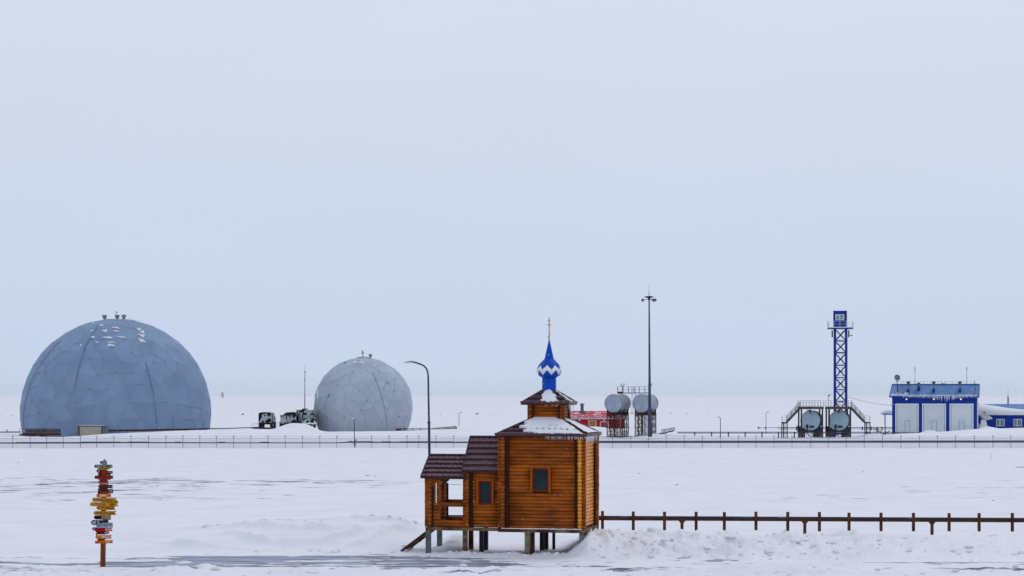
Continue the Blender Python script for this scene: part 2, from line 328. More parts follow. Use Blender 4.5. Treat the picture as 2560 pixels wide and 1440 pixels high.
def ground_material():
    m = bpy.data.materials.new('snow_ground'); m.use_nodes = True; t = m.node_tree; N, L = t.nodes, t.links
    b = N['Principled BSDF']; b.inputs['Roughness'].default_value = .75; b.inputs['Specular IOR Level'].default_value = .2
    g = N.new('ShaderNodeTexCoord')
    n1 = N.new('ShaderNodeTexNoise'); n1.inputs['Scale'].default_value = .35; n1.inputs['Detail'].default_value = 8; L.new(g.outputs['Object'], n1.inputs['Vector'])
    x1 = N.new('ShaderNodeMix'); x1.data_type = 'RGBA'; x1.inputs[6].default_value = (.81, .80, .815, 1); x1.inputs[7].default_value = (.75, .745, .77, 1)
    r1 = N.new('ShaderNodeMapRange'); r1.inputs['From Min'].default_value = .42; r1.inputs['From Max'].default_value = .68; L.new(n1.outputs['Fac'], r1.inputs['Value']); L.new(r1.outputs[0], x1.inputs[0])
    # grit thrown up by the plough
    n3 = N.new('ShaderNodeTexNoise'); n3.inputs['Scale'].default_value = 2.2; n3.inputs['Detail'].default_value = 7; n3.inputs['Roughness'].default_value = .7; L.new(g.outputs['Object'], n3.inputs['Vector'])
    r3 = N.new('ShaderNodeMapRange'); r3.inputs['From Min'].default_value = .60; r3.inputs['From Max'].default_value = .74; L.new(n3.outputs['Fac'], r3.inputs['Value'])
    a3 = N.new('ShaderNodeAttribute'); a3.attribute_name = 'grit'
    m3 = N.new('ShaderNodeMath'); m3.operation = 'MULTIPLY'; L.new(r3.outputs[0], m3.inputs[0]); L.new(a3.outputs['Fac'], m3.inputs[1])
    x3 = N.new('ShaderNodeMix'); x3.data_type = 'RGBA'; x3.inputs[7].default_value = (.42, .40, .40, 1); L.new(m3.outputs[0], x3.inputs[0]); L.new(x1.outputs[2], x3.inputs[6])
    # bare frozen ground showing through where the wind scoured it
    mp = N.new('ShaderNodeMapping'); mp.inputs['Scale'].default_value = (.34, .55, 1); mp.inputs['Rotation'].default_value = (0, 0, .06); L.new(g.outputs['Object'], mp.inputs[0])
    n2 = N.new('ShaderNodeTexNoise'); n2.inputs['Scale'].default_value = 1.0; n2.inputs['Detail'].default_value = 9; n2.inputs['Roughness'].default_value = .68; L.new(mp.outputs[0], n2.inputs['Vector'])
    a2 = N.new('ShaderNodeAttribute'); a2.attribute_name = 'bare'
    ad = N.new('ShaderNodeMath'); ad.operation = 'ADD'; L.new(n2.outputs['Fac'], ad.inputs[0]); L.new(a2.outputs['Fac'], ad.inputs[1])
    r2 = N.new('ShaderNodeMapRange'); r2.inputs['From Min'].default_value = .755; r2.inputs['From Max'].default_value = .83; L.new(ad.outputs[0], r2.inputs['Value'])
    x2 = N.new('ShaderNodeMix'); x2.data_type = 'RGBA'; x2.inputs[7].default_value = (.13, .13, .17, 1); L.new(r2.outputs[0], x2.inputs[0]); L.new(x3.outputs[2], x2.inputs[6])
    L.new(x2.outputs[2], b.inputs['Base Color'])
    n4 = N.new('ShaderNodeTexNoise'); n4.inputs['Scale'].default_value = 5; n4.inputs['Detail'].default_value = 6; L.new(g.outputs['Object'], n4.inputs['Vector'])
    bb = N.new('ShaderNodeBump'); bb.inputs['Strength'].default_value = .35; bb.inputs['Distance'].default_value = .05
    L.new(n4.outputs['Fac'], bb.inputs['Height']); L.new(bb.outputs[0], b.inputs['Normal'])
    return m
def bare_mask(X, Y):
    px = CX + F*X/np.maximum(Y, 20.0)
    py = HY + F*(EYE+1.5)/np.maximum(Y, 20)
    near = ss(100, 118, Y)*(1-ss(152, 180, Y))
    left = np.interp(px, [0, 350, 700, 1000, 1500, 2560], [.25, .235, .205, .13, .13, .16])
    cl = fbm(X/14.+3, Y/16.+2, 3)
    far = ss(600, 900, Y)*(.10+.08*fbm(X/300., Y/60., 2))
    berm = ss(50, 56, Y)*(1-ss(57.5, 62, Y))*.165
    return near*(left+.13*cl) + far*(1-ss(3500, 6000, Y)) + berm*(1+fbm(X/3., Y/1.0, 2))
def grit_mask(X, Y):
    px = CX + F*X/np.maximum(Y, 20.0)
    return np.clip(ss(1380, 1480, px)*ss(60, 61, Y)*(1-ss(65, 67, Y)) + .8*(1-ss(57, 59, Y)) + .5*(1-ss(1000, 1150, px))*np.exp(-((Y-70)/3.)**2)+.7*np.exp(-((Y-62.2)/.8)**2)*(px > 700), 0, 1)
U = np.concatenate([-np.geomspace(1.6, .31, 26), np.linspace(-.30, .30, 900), np.geomspace(.31, 1.6, 26)])
D = np.concatenate([-np.geomspace(400, 8, 10), np.linspace(4, 50, 20), np.arange(50.6, 80, .11), np.geomspace(80, 318, 230), np.arange(319.5, 380, 1.0), np.geomspace(381, 9000, 170)])
Wd = lambda d: np.maximum(np.abs(d), 42.0)
go = grid_mesh('snow_ground', U, D, Wd, GY, ground_material(), {'bare': bare_mask, 'grit': grit_mask}); tag(go, kind='structure', label='wind packed snow plain with drifts and ploughed banks')

def road_material():
    m = bpy.data.materials.new('icy_road'); m.use_nodes = True; t = m.node_tree; N, L = t.nodes, t.links
    b = N['Principled BSDF']; b.inputs['Roughness'].default_value = .45; b.inputs['Specular IOR Level'].default_value = .35
    g = N.new('ShaderNodeTexCoord'); mp = N.new('ShaderNodeMapping'); mp.inputs['Scale'].default_value = (.35, 2.2, 1); L.new(g.outputs['Object'], mp.inputs[0])
    n = N.new('ShaderNodeTexNoise'); n.inputs['Scale'].default_value = 1; n.inputs['Detail'].default_value = 8; n.inputs['Roughness'].default_value = .65; L.new(mp.outputs[0], n.inputs['Vector'])
    r = N.new('ShaderNodeValToRGB'); L.new(n.outputs['Fac'], r.inputs[0]); e = r.color_ramp.elements
    e[0].position = .32; e[0].color = (.58, .60, .67, 1); e[1].position = .43; e[1].color = (.30, .33, .42, 1)
    k = e.new(.52); k.color = (.19, .21, .28, 1); k = e.new(.585); k.color = (.05, .05, .07, 1)
    L.new(r.outputs[0], b.inputs['Base Color']); return m
ro = grid_mesh('road', np.linspace(-.8, .8, 200), np.linspace(57.4, 63.0, 40), Wd, lambda X, Y: 0*X-.004+.003*fbm(X/6., Y/2., 2), road_material())
tag(ro, kind='structure', label='icy asphalt road streaked with blown snow')

# ------------------------------------------------------------------ snow clods (uncountable)
def ico(n=1):
    import bmesh
    bm = bmesh.new(); bmesh.ops.create_icosphere(bm, subdivisions=n, radius=1); v = [tuple(x.co) for x in bm.verts]; f = [tuple(q.index for q in x.verts) for x in bm.faces]; bm.free(); return v, f
IV1, IF1 = ico(1); IV2, IF2 = ico(2)
def lump(mb, x, y, z, r, flat=.7, hi=False, rough=.3):
    V, Fc = (IV2, IF2) if hi else (IV1, IF1)
    a = random.random()*6.28; sx, sy, sz = r*random.uniform(.8, 1.5), r*random.uniform(.7, 1.2), r*flat*random.uniform(.7, 1.1)
    sx2 = random.uniform(0, 50); vs = []
    for v in V:
        k = 1+rough*(math.sin(v[0]*3.1+sx2)+math.sin(v[1]*3.7+sx2*2)+math.sin(v[2]*4.3+sx2*3))/2.2 + random.uniform(-.07, .07)
        X, Y = v[0]*sx*k, v[1]*sy*k
        vs.append((x+X*math.cos(a)-Y*math.sin(a), y+X*math.sin(a)+Y*math.cos(a), z+v[2]*sz*k))
    mb.add(vs, Fc)
clod = mat('grey_snow_clod', (.755, .755, .78), .8, c2=(.62, .615, .63), scale=3, bump=.6, spec=.1, thr=(.5, .8))
mb = MB()
def scatter(n, x0, x1, d0, d1, r0, r1, pw=2.5):
    for _ in range(n):
        px = random.uniform(x0, x1); d = random.uniform(d0, d1); X = (px-CX)*d/F
        r = r0+(r1-r0)*random.random()**pw
        lump(mb, X, d, G(X, d)+r*.05, r, hi=r > .05)
scatter(300, 1450, 2150, 60.6, 65.4, .015, .11, 3); scatter(60, 2150, 2560, 60.6, 65, .02, .10)
scatter(170, 1070, 1470, 61.6, 63.2, .015, .09); scatter(160, 0, 2560, 52, 58.0, .015, .09, 3)
scatter(60, 500, 1060, 68.5, 71, .02, .14, 2); scatter(26, 640, 1000, 62.8, 63.6, .02, .08)
for px, py, r in ((1632, 1332, .27), (1528, 1336, .15), (1590, 1347, .12), (1741, 1334, .15), (1708, 1339, .11), (1829, 1349, .16), (1625, 1352, .12), (1668, 1362, .24), (1765, 1372, .2), (1860, 1385, .15), (1920, 1371, .13), (1988, 1362, .17), (2040, 1365, .16), (2078, 1366, .15), (2110, 1330, .1), (2178, 1334, .09), (2315, 1332, .1),
                   (632, 1289, .1), (700, 1291, .06), (1003, 1262, .11), (1012, 1368, .12), (868, 1281, .08), (830, 1381, .1), (460, 1412, .2), (2390, 1428, .12), (540, 1425, .18), (1160, 1418, .16)):
    d = 63.5
    for _ in range(30):
        X = (px-CX)*d/F; yy = HY+F*(EYE-G(X, d))/d; d += (yy-py)*d*d/(F*5)*.5
        d = min(max(d, 54), 75)
    lump(mb, (px-CX)*d/F, d, G((px-CX)*d/F, d)+r*.05, r, .5, True, .4)
cl = mb.build('snow_clods', clod, smooth=True); tag(cl, 'loose frozen snow clods scattered over the ploughed banks', 'snow clods', kind='stuff')

# ------------------------------------------------------------------ the chapel
PHI = math.radians(12)
CXc = (1373-CX)*63.3/F
ch = empty('wooden_chapel', (CXc, 63.3, 0), 'varnished log chapel on piles with small blue onion dome', 'chapel', -PHI)
H = 1.22; ZB, ZE = .86, 3.74
def logs(mb, a, b, z0, z1, n, ext=(.17, .17), holes=(), r=None):
    a, b = Vector(a), Vector(b); d = (b-a); Lh = d.length; d.normalize(); h = (z1-z0)/n; r = r or h*.53
    nrm = Vector((d.y, -d.x))
    for i in range(n):
        zc = z0+(i+.5)*h; segs = [(-ext[0]-random.uniform(0, .01), Lh+ext[1]+random.uniform(0, .01))]
        for s0, s1, za, zb in holes:
            if za-.3*h < zc < zb+.3*h:
                ns = []
                for q0, q1 in segs:
                    if s0 > q0 and s1 < q1: ns += [(q0, s0), (s1, q1)]
                    elif s0 <= q0 < s1: ns.append((s1, q1))
                    elif s0 < q1 <= s1: ns.append((q0, s0))
                    else: ns.append((q0, q1))
                segs = ns
        tv = random.random()
        for q0, q1 in segs:
            if q1-q0 < .02: continue
            n8 = 12; vs = []
            for q in (q0, q1):
                c = a+d*q
                for k in range(n8):
                    t = 2*math.pi*k/n8; o = math.cos(t)*r; u = math.sin(t)*r
                    vs.append((c.x+nrm.x*o, c.y+nrm.y*o, zc+u))
            fs = [(k, (k+1) % n8, n8+(k+1) % n8, n8+k) for k in range(n8)] + [tuple(range(n8)), tuple(range(n8, 2*n8))]
            mb.add(vs, fs, 0, min(1, max(0, tv+random.uniform(-.15, .15))))
def strip_logs(x0, x1, z0, z1, y, name, parent, m): pass
# main walls
def lx(px, d=62.2): return ((px-1373)*d/F)/math.cos(PHI)      # photo column -> local u on the front face (v ~ -H)
def onface(px, v, z=0):  # local u such that point (u,v) projects on px
    # X = CXc+u cos + v sin ; Y = 63.3 - u sin + v cos ; solve
    k = (px-CX)/F; c, s = math.cos(PHI), math.sin(PHI)
    return (k*(63.3+v*c)-CXc-v*s)/(c+k*s)
uwl, uwr = onface(1331, -H-.07), onface(1372, -H-.07)
zwt, zwb = zy(1170, 62), zy(1230, 62)
mb = MB()
logs(mb, (-H, -H), (H, -H), ZB, ZE, 26, holes=[(uwl+H+.02, uwr+H-.02, zwb, zwt)])
mb.build('front_wall', wood, ch, smooth=True)
mb = MB(); logs(mb, (H, -H), (H, H), ZB+.03, ZE, 26); mb.build('side_wall', wood_sheen, ch, smooth=True, label='side wall of rounded logs, sky sheen painted into its colour')
mb = MB(); logs(mb, (H, H), (-H, H), ZB, ZE, 26); mb.build('rear_wall', wood, ch, smooth=True)
mb = MB(); logs(mb, (-H, H), (-H, -H), ZB+.03, ZE, 26); mb.build('side_wall', wood, ch, smooth=True)
mb = MB(); mb.box(-H+.02, H-.02, -H+.02, H-.02, ZB+.02, ZE-.02); mb.build('inner_lining', wood_dark, ch)
for (u, v) in ((-H+.13, -H-.075), (H-.1, -H-.075)):
    mb = MB(); mb.box(u-.06, u+.06, v-.02, v+.03, ZB, ZE+.04); mb.build('corner_board', wood_dark, ch)
for (u, v) in ((H+.086, -H+.13), (H+.086, H-.13), (-H-.086, -H+.13)):
    mb = MB(); mb.box(u-.03, u+.02, v-.045 if v < 0 else v-.14, v+.045, ZB, ZE+.04); mb.build('corner_board', wood_dark, ch)
def window(u0, u1, z0, z1, v, parent):
    """trimmed window on a wall facing -v"""
    f = MB(); t = .055
    f.box(u0-t, u0, v-.045, v+.05, z0-t*.2, z1+t); f.box(u1, u1+t, v-.045, v+.05, z0-t*.2, z1+t); f.box(u0, u1, v-.042, v+.05, z1, z1+t*.8)
    fo = f.build('window', wood_trim, parent)
    g = MB(); k = .062
    g.box(u0, u0+k, v-.02, v+.09, z0, z1); g.box(u1-k, u1, v-.02, v+.09, z0, z1); g.box(u0+k, u1-k, v-.017, v+.09, z1-k, z1); g.box(u0+k, u1-k, v-.017, v+.09, z0, z0+k*1.15)
    g.build('frame', wood_red, fo)
    p = MB(); p.box(u0+k, u1-k, v+.03, v+.05, z0+k*1.15, z1-k); p.build('pane', glass, fo)
window(uwl, uwr, zwb, zwt, -H-.07, ch)

def tile_facet(mb, A, B, D_, Cc, mi=0, pitch=.19, step=.26, amp=.036):
    """pressed metal tiles on the roof facet A-B (eave) D-C (top)"""
    A, B, D_, Cc = map(Vector, (A, B, D_, Cc)); e = (B-A).normalized(); w1 = (D_-A); wv = w1-e*w1.dot(e); Lw = wv.length; wv.normalize(); n = e.cross(wv).normalized()
    if n.z < 0: n = -n
    ns = max(8, int((B-A).length/.027)); ntt = []
    t = 0
    while t < Lw-1e-3:
        ntt += [(t, -.012), (min(t+.006, Lw), .038), (min(t+step*.5, Lw), .018)]; t += step
    ntt.append((Lw, .0)); ntt = [(a, b) for a, b in ntt]
    base = len(mb.v); vs = []
    for tt, hh in ntt:
        f = tt/Lw; L_ = A.lerp(D_, f); R_ = B.lerp(Cc, f)
        for i in range(ns+1):
            q = L_.lerp(R_, i/ns); s = (q-A).dot(e); wv_ = amp*(abs(math.cos(math.pi*s/pitch))**.8)
            drop = 0
            vs.append(q+n*(hh+wv_*(1.2 if hh >= 0 else .2)))
    fs = [(k*(ns+1)+i, k*(ns+1)+i+1, (k+1)*(ns+1)+i+1, (k+1)*(ns+1)+i) for k in range(len(ntt)-1) for i in range(ns)]
    for f in fs: pass
    mb.add(vs, fs, mi)
def hip_roof(e, ze, t, zt, parent, name='roof'):
    mb = MB(); E = [(-e, -e, ze), (e, -e, ze), (e, e, ze), (-e, e, ze)]; T = [(-t, -t, zt), (t, -t, zt), (t, t, zt), (-t, t, zt)]
    for i in range(4):
        j = (i+1) % 4; tile_facet(mb, E[i], E[j], T[i], T[j])
    o = mb.build(name, tile, parent, smooth=False, fixn=False)
    mb = MB(); vs = [(x, y, z-.035) for x, y, z in E] + [(x, y, z-.035) for x, y, z in T] + [(x, y, z-.005) for x, y, z in E]
    mb.add(vs, [(3, 2, 1, 0), (0, 1, 9, 8), (1, 2, 10, 9), (2, 3, 11, 10), (3, 0, 8, 11)]); mb.build('eave_board', tile_trim, o)
    for a, b in zip(E, T):
        mb = MB(); mb.tube(Vector(a)+Vector((0, 0, .03)), Vector(b)+Vector((0, 0, .045)), .035, .035, 8)
        mb.build('ridge_cap', tile_trim, o)
    return o
e1, ze1, t1, zt1 = 1.44, 3.77, .50, 4.24
r1 = hip_roof(e1, ze1, t1, zt1, ch)
# upper box
h2 = .50; ZB2, ZE2 = 4.2, 4.74
mb = MB()
for a, b, o in (((-h2, -h2), (h2, -h2), 0), ((h2, -h2), (h2, h2), .03), ((h2, h2), (-h2, h2), 0), ((-h2, h2), (-h2, -h2), .03)): logs(mb, a, b, ZB2+o, ZE2, 5, ext=(.09, .09))
mb.box(-h2+.02, h2-.02, -h2+.02, h2-.02, ZB2+.01, ZE2-.01)
mb.build('upper_wall', wood, ch, smooth=True)
mb = MB()
for u, v in ((-h2+.07, -h2-.08), (h2-.05, -h2-.08)): mb = MB(); mb.box(u-.04, u+.04, v-.01, v+.03, ZB2, ZE2+.03); mb.build('corner_board', wood_dark, ch)
mb = MB(); mb.box(h2+.05, h2+.09, h2-.12, h2-.02, ZB2, ZE2+.03); mb.build('corner_board', wood_dark, ch)
mb = MB(); mb.box(-h2-.06, h2+.06, -h2-.085, -h2-.03, ZB2-.02, ZB2+.11); mb.build('skirting_board', wood_dark, ch)
e2, ze2, t2, zt2 = .76, 4.755, .19, 5.13
r2 = hip_roof(e2, ze2, t2, zt2, ch)
# snow lying on the roofs
def roof_snow(A, B, D_, Cc, mask, parent, th=.05, ns=110, nt_=44, off=.062):
    A, B, D_, Cc = map(Vector, (A, B, D_, Cc)); e = (B-A).normalized(); w1 = D_-A; wv = (w1-e*w1.dot(e)).normalized(); n = e.cross(wv).normalized()
    if n.z < 0: n = -n
    Hh = np.zeros((nt_+1, ns+1)); P3 = []
    for j in range(nt_+1):
        for i in range(ns+1):
            q = A.lerp(D_, j/nt_).lerp(B.lerp(Cc, j/nt_), i/ns); m = mask(i/ns, j/nt_, q)
            Hh[j, i] = m; hh = min(max(m, -.3)*4, 1)*th; P3.append(q+n*(off+hh if m > 0 else off-.13))
    fs = [(j*(ns+1)+i, j*(ns+1)+i+1, (j+1)*(ns+1)+i+1, (j+1)*(ns+1)+i) for j in range(nt_) for i in range(ns) if Hh[j:j+2, i:i+2].max() > 0]
    mb = MB(); mb.add(P3, fs, 0, .5); return mb.build('roof_snow', snow, parent, smooth=True, fixn=False)
def nzf(x, y, o=3): return float(fbm(np.array([x]), np.array([y]), o)[0])
E = lambda e, z: [(-e, -e, z), (e, -e, z), (e, e, z), (-e, e, z)]
Ea, Ta = E(e1, ze1), E(t1, zt1)
def m1(s, t, q):
    left = .44-.46*t**.8+.05*nzf(s*9, t*6)+.05*math.sin(t*22)
    v = min((s-left)*2.2, (1.0-.02-s+.02*nzf(s*5, t*9)))
    v = min(v, .9)
    # tile noses poking through in rows
    for t0 in (.27, .47):
        if abs(t-t0) < (.05 if t0 < .4 else .034) and (.36 < s < .86 if t0 < .4 else .56 < s < .78):
            ph = (q.x/.19) % 1.0
            if ph < .25+(t0+.05-t)*3.2: v = -.3
    if t < .04: v = min(v, .12+.2*nzf(q.x*9, 2.0))
    return v
roof_snow(Ea[0], Ea[1], Ta[0], Ta[1], m1, r1)
def m2(s, t, q): return .42-abs(s-.30)*.8 + .10*nzf(s*6+4, t*5) - max(0, t-.72)*1.2 + (.1 if t < .1 else 0)
roof_snow(Ea[1], Ea[2], Ta[1], Ta[2], m2, r1)
Eb, Tb = E(e2, ze2), E(t2, zt2)
def m3(s, t, q): return .30-abs(s-(.64-.1*t))*1.25 + .22*nzf(s*7+2, t*5+1) - max(0, .18-t)*1.5
roof_snow(Eb[0], Eb[1], Tb[0], Tb[1], m3, r2, .03, 70, 34, .062)
def m4(s, t, q): return .12-abs(s-.35)*.8 + .2*nzf(s*6+9, t*6)
roof_snow(Eb[1], Eb[2], Tb[1], Tb[2], m4, r2, .025, 50, 30)
# icicles under the eaves
mb = MB()
for _ in range(60):
    u = random.uniform(.15, e1-.03); mb.tube((u, -e1, ze1-.03), (u, -e1, ze1-.03-random.uniform(.03, .14)), .006, .001, 5)
for _ in range(60):
    v = random.uniform(-e1+.02, e1*.5); mb.tube((e1, v, ze1-.03), (e1, v, ze1-.03-random.uniform(.08, .26)), .010, .001, 5)
for _ in range(12):
    v = random.uniform(-e2, e2*.3); mb.tube((e2, v, ze2-.03), (e2, v, ze2-.03-random.uniform(.06, .3)), .006, .001, 5)
mb.build('icicles', ice, ch)
# onion dome: eight-sided
cu = MB()
zD0, zD1 = 5.10, 5.565
prof = [(.212, zD0), (.212, zD1), (.212, zD1+.001), (.345, 5.655), (.415, 5.82), (.33, 6.0), (.150, 6.185), (.022, 6.75)]
ph8 = math.radians(22.5)
cu.lathe([(.226, zD0-.02), (.226, zD0+.07)], 8, (0, 0, 0), ph8, 1)
cu.lathe([(r/math.cos(ph8), z) for r, z in prof[:2]], 8, (0, 0, 0), ph8)
R8 = lambda r: r
cu.lathe([(R8(r), z) for r, z in prof[2:]], 8, (0, 0, 0), ph8)
cup = cu.build('cupola', [blue, tile_trim], ch, label='cobalt blue eight-sided onion cupola')
def oct_pt(z, ang):
    for (r0, z0), (r1_, z1) in zip(prof[2:], prof[3:]):
        if z0 <= z <= z1: r = r0+(r1_-r0)*(z-z0)/(z1-z0)+.006; break
    a = (ang-ph8) % (math.pi/4); rr = r*math.cos(ph8)/math.cos(a-ph8)
    return Vector((rr*math.cos(ang), rr*math.sin(ang), z))
zb = MB(); K = 8
zc = 5.82
for i in range(16):
    a0, a1 = i*math.pi/8, (i+1)*math.pi/8       # peaks at facet centres (even i)
    for k in range(K):
        f0, f1 = k/K, (k+1)/K
        def col(f):
            w_ = 1-f if i % 2 == 0 else f        # 1 at a peak
            A_ = a0+(a1-a0)*f; lo = 5.665+(.155)*w_; hi = 5.835+(.145)*w_
            zz = sorted(set([lo, hi]+([zc] if lo < zc < hi else []))); return [oct_pt(z, A_) for z in (lo, (lo+zc)/2 if lo < zc else lo, max(lo, zc-.0), (max(lo, zc)+hi)/2, hi)]
        c0, c1 = col(f0), col(f1)
        for j in range(4): zb.add([c0[j], c1[j], c1[j+1], c0[j+1]], [(0, 1, 2, 3)], 0, .5)
zb.build('zigzag_band', white, cup, fixn=False)
zb = MB()
zb.tube((0, 0, 6.72), (0, 0, 7.50), .020, .016, 6)
zb.box(-.014, .014, -.26, .26, 7.245, 7.285); zb.box(-.014, .014, -.12, .12, 7.38, 7.41); zb.bar((0, -.17, 6.86), (0, .17, 7.0), .028, .03)
zb.lathe([(.02, 6.74), (.04, 6.76), (.02, 6.79)], 8); zb.lathe([(.0, -.02), (.03, 0), (0, .02)], 8, (0, 0, 7.40))
zb.build('cross', gold, cup)

# vestibule and porch, along -u
uV0, uV1 = onface(1170, -.93), -H+.02
vv = .93; ZV = 2.66
uW0, uW1 = onface(1196.5, -vv-.06), onface(1230, -vv-.06)
mb = MB()
logs(mb, (uV0, -vv), (uV1, -vv), ZB, ZV, 17, ext=(.15, 0), holes=[(uW0-uV0, uW1-uV0, zy(1262, 62.5), zy(1203, 62.5))])
mb.build('vestibule_wall', wood, ch, smooth=True)
mb = MB(); logs(mb, (uV1, vv), (uV0, vv), ZB, ZV, 17, ext=(0, .15)); mb.build('vestibule_wall', wood, ch, smooth=True)
mb = MB(); logs(mb, (uV0, -vv), (uV0, vv), ZB+.03, ZV-.07, 16, ext=(.13, .13)); mb.build('vestibule_end_wall', wood, ch, smooth=True)
mb = MB(); mb.box(uV0+.03, uV1, -vv+.03, vv-.03, ZB+.01, ZV); mb.build('inner_lining', wood_dark, ch)
mb = MB(); mb.box(uV0+.04, uV0+.17, -vv-.09, -vv-.04, ZB, ZV); mb.build('corner_board', wood_dark, ch)
window(uW0, uW1, zy(1262, 62.5), zy(1203, 62.5), -vv-.06, ch)
def gable(u0, u1, s, ze, zr, name='roof'):
    mb = MB()
    tile_facet(mb, (u0, -s, ze), (u1, -s, ze), (u0, 0, zr), (u1, 0, zr), amp=.016)
    tile_facet(mb, (u1, s, ze), (u0, s, ze), (u1, 0, zr), (u0, 0, zr), amp=.016)
    o = mb.build(name, tile, ch, fixn=False)
    mb = MB(); t = .05
    for a in (-1, 1):
        mb.add([(u0, a*s, ze-t), (u1, a*s, ze-t), (u1, 0, zr-t), (u0, 0, zr-t)], [(0, 1, 2, 3)])
        mb.bar((u0+.02, a*s, ze-.005), (u0+.02, 0, zr+.01), .05, .10)
        mb.bar((u0, a*s, ze-.02), (u1, a*s, ze-.02), .04, .05)
    mb.tube((u0, 0, zr+.02), (u1, 0, zr+.02), .045, .045, 8)
    mb.build('verge_board', tile_trim, o)
    return o
def ucol(px, v): return onface(px, v)
gable(ucol(1175, 0), -H-.07, 1.14, 2.64, 3.67)
gable(ucol(1073, 0), ucol(1175, 0)+.16, 1.10, 2.44, 3.08)
# gable infill of the vestibule seen above the porch roof
mb = MB(); u = uV0+.0; mb.xprism([(-1.0, 2.62), (1.0, 2.62), (0, 3.58)], u-.03, u+.03); mb.build('gable_board', wood_dark, ch)
uP0 = onface(1076, -vv)
uPa, uPbF = onface(1063, -vv), onface(1097, -vv-.06); uPbR = onface(1116, vv)
ZP = 2.46
for sgn in (-1, 1):
    v = sgn*vv; uPb = uPbF if sgn < 0 else uPbR
    mb = MB(); W_ = uPb-uPa; sl0, sl1 = onface(1088.8, -vv)-uPa, onface(1092.2, -vv)-uPa
    logs(mb, (uPa, v), (uPb, v), ZB, ZP, 15, ext=(0, 0), holes=[(sl0, sl1, 1.68, 2.18)] if sgn < 0 else [])
    for q in (1.52, 2.3):   # stepped nose of the panel beside the openings
        mb.prism([(uPb-.02, q-.12), (uPb+.09, q-.05), (uPb+.09, q+.0), (uPb-.02, q+.08)], v-.06, v+.06)
    mb.build('porch_panel', wood, ch, smooth=False)
    mb = MB(); uR = uV0-.0
    for za, zb_, n_ in ((1.50, 1.63, 1), (ZB, ZB+.21, 2), (ZP-.09, ZP+.02, 1)):
        mb = MB(); logs(mb, (uPb-.02, v), (uR, v), za, zb_, n_, ext=(0, 0)); mb.build('porch_rail', wood, ch, smooth=True)
    mb = MB(); mb.box(uP0-.0, uP0+.11, v+sgn*.04, v+sgn*.10, ZB, ZP-.3); mb.build('corner_board', wood_dark, ch)
mb = MB()
for v in (-vv, vv):
    a, b = (v, v+.42) if v < 0 else (v-.42, v)
    for k in range(12): logs(mb, (uP0, a), (uP0, b), ZB+.03+k*.132, ZB+.03+(k+1)*.132, 1, ext=(.1, .0) if v < 0 else (0, .1))
logs(mb, (uP0, -vv), (uP0, vv), ZP-.15, ZP+.02, 1, ext=(.1, .1))
mb.build('porch_end_wall', wood, ch, smooth=True)
mb = MB(); mb.box(uP0, uV0, -vv, vv, ZB-.06, ZB-.01); mb.build('porch_floor', beam_m, ch)
mb = MB(); mb.xprism([(-1.0, 2.44), (1.0, 2.44), (0, 2.98)], uP0-.02, uP0+.02); mb.build('gable_board', wood_dark, ch)
# base beams
mb = MB(); z0, z1 = .745, .85
mb.box(-H-.16, H+.16, -H-.10, -H+.02, z0, z1); mb.box(-H-.16, H+.16, H-.02, H+.1, z0, z1); mb.box(H+.0, H+.16, -H+.02, H-.02, z0+.004, z1-.004); mb.box(-H-.16, -H, -H+.02, H-.02, z0+.004, z1-.004)
mb.box(uP0-.14, -H-.16, -vv-.08, -vv+.04, z0+.003, z1-.003); mb.box(uP0-.14, -H-.16, vv-.04, vv+.08, z0+.003, z1-.003); mb.box(uP0-.14, uP0-.02, -vv+.04, vv-.04, z0+.006, z1-.006)
mb.box(-H, H, -.07, .07, z0+.008, z1-.01)
mb.build('base_beam', beam_m, ch)
mb = MB()
for k in range(46):   # thin snow lying on the base ledge
    u = -H-.05+k*(2*H+.1)/46; hh = .018+.02*abs(nzf(k*.3, 1.0)); mb.box(u, u+(2*H+.1)/46+.004, -H-.10-.01*random.random(), -H-.03, z1, z1+hh)
mb.build('ledge_snow', snow, ch)
def ibeam(u, v, z0, z1, w_=.12, flip=False, m=steel_rust):
    mb = MB(); t = .012
    if not flip: mb.box(u-w_/2, u+w_/2, v-w_/2, v-w_/2+t, z0, z1); mb.box(u-w_/2, u+w_/2, v+w_/2-t, v+w_/2, z0, z1); mb.box(u-t/2, u+t/2, v-w_/2+t, v+w_/2-t, z0, z1)
    else: mb.box(u-w_/2, u-w_/2+t, v-w_/2, v+w_/2, z0, z1); mb.box(u+w_/2-t, u+w_/2, v-w_/2, v+w_/2, z0, z1); mb.box(u-w_/2+t, u+w_/2-t, v-t/2, v+t/2, z0, z1)
    mb.build('pile', m, ch)
def box_pile(u, v, z0, z1, w_=.13, m=steel_rust):
    mb = MB(); mb.box(u-w_/2, u+w_/2, v-w_/2, v+w_/2, z0, z1); mb.build('pile', m, ch)
for px, v, wd, m in ((1071, -vv, .15, steel), (1099, vv, .15, steel), (1163, -vv, .14, steel_rust), (1177.5, vv*.7, .14, rust), (1204, -.2, .13, darksteel), (1215, vv, .13, darksteel),
                     (1318, -H, .14, steel_rust), (1331, -H+.25, .13, rust), (1355, H*.6, .13, darksteel), (1366, H, .12, darksteel), (1384.5, H+.02, .085, rust_dark), (1454, -H+.05, .13, steel), (1466, -.5, .11, rust), (1490, H*.8, .16, rust)):
    u = onface(px, v); box_pile(u, v, -.5, z0, wd, m)
# stair up to the porch
mb = MB(); u0 = uP0-.1
for v in (-.42, .42):
    mb.bar((u0+.05, v, .80), (u0-1.0, v, .02), .04, .08)
for k in range(4):
    f = (k+.5)/4; mb.box(u0-1.0*f-.05, u0-1.0*f+.07, -.42, .42, .77-.78*f-.010, .77-.78*f+.010)
mb.build('stair', rust_dark, ch)
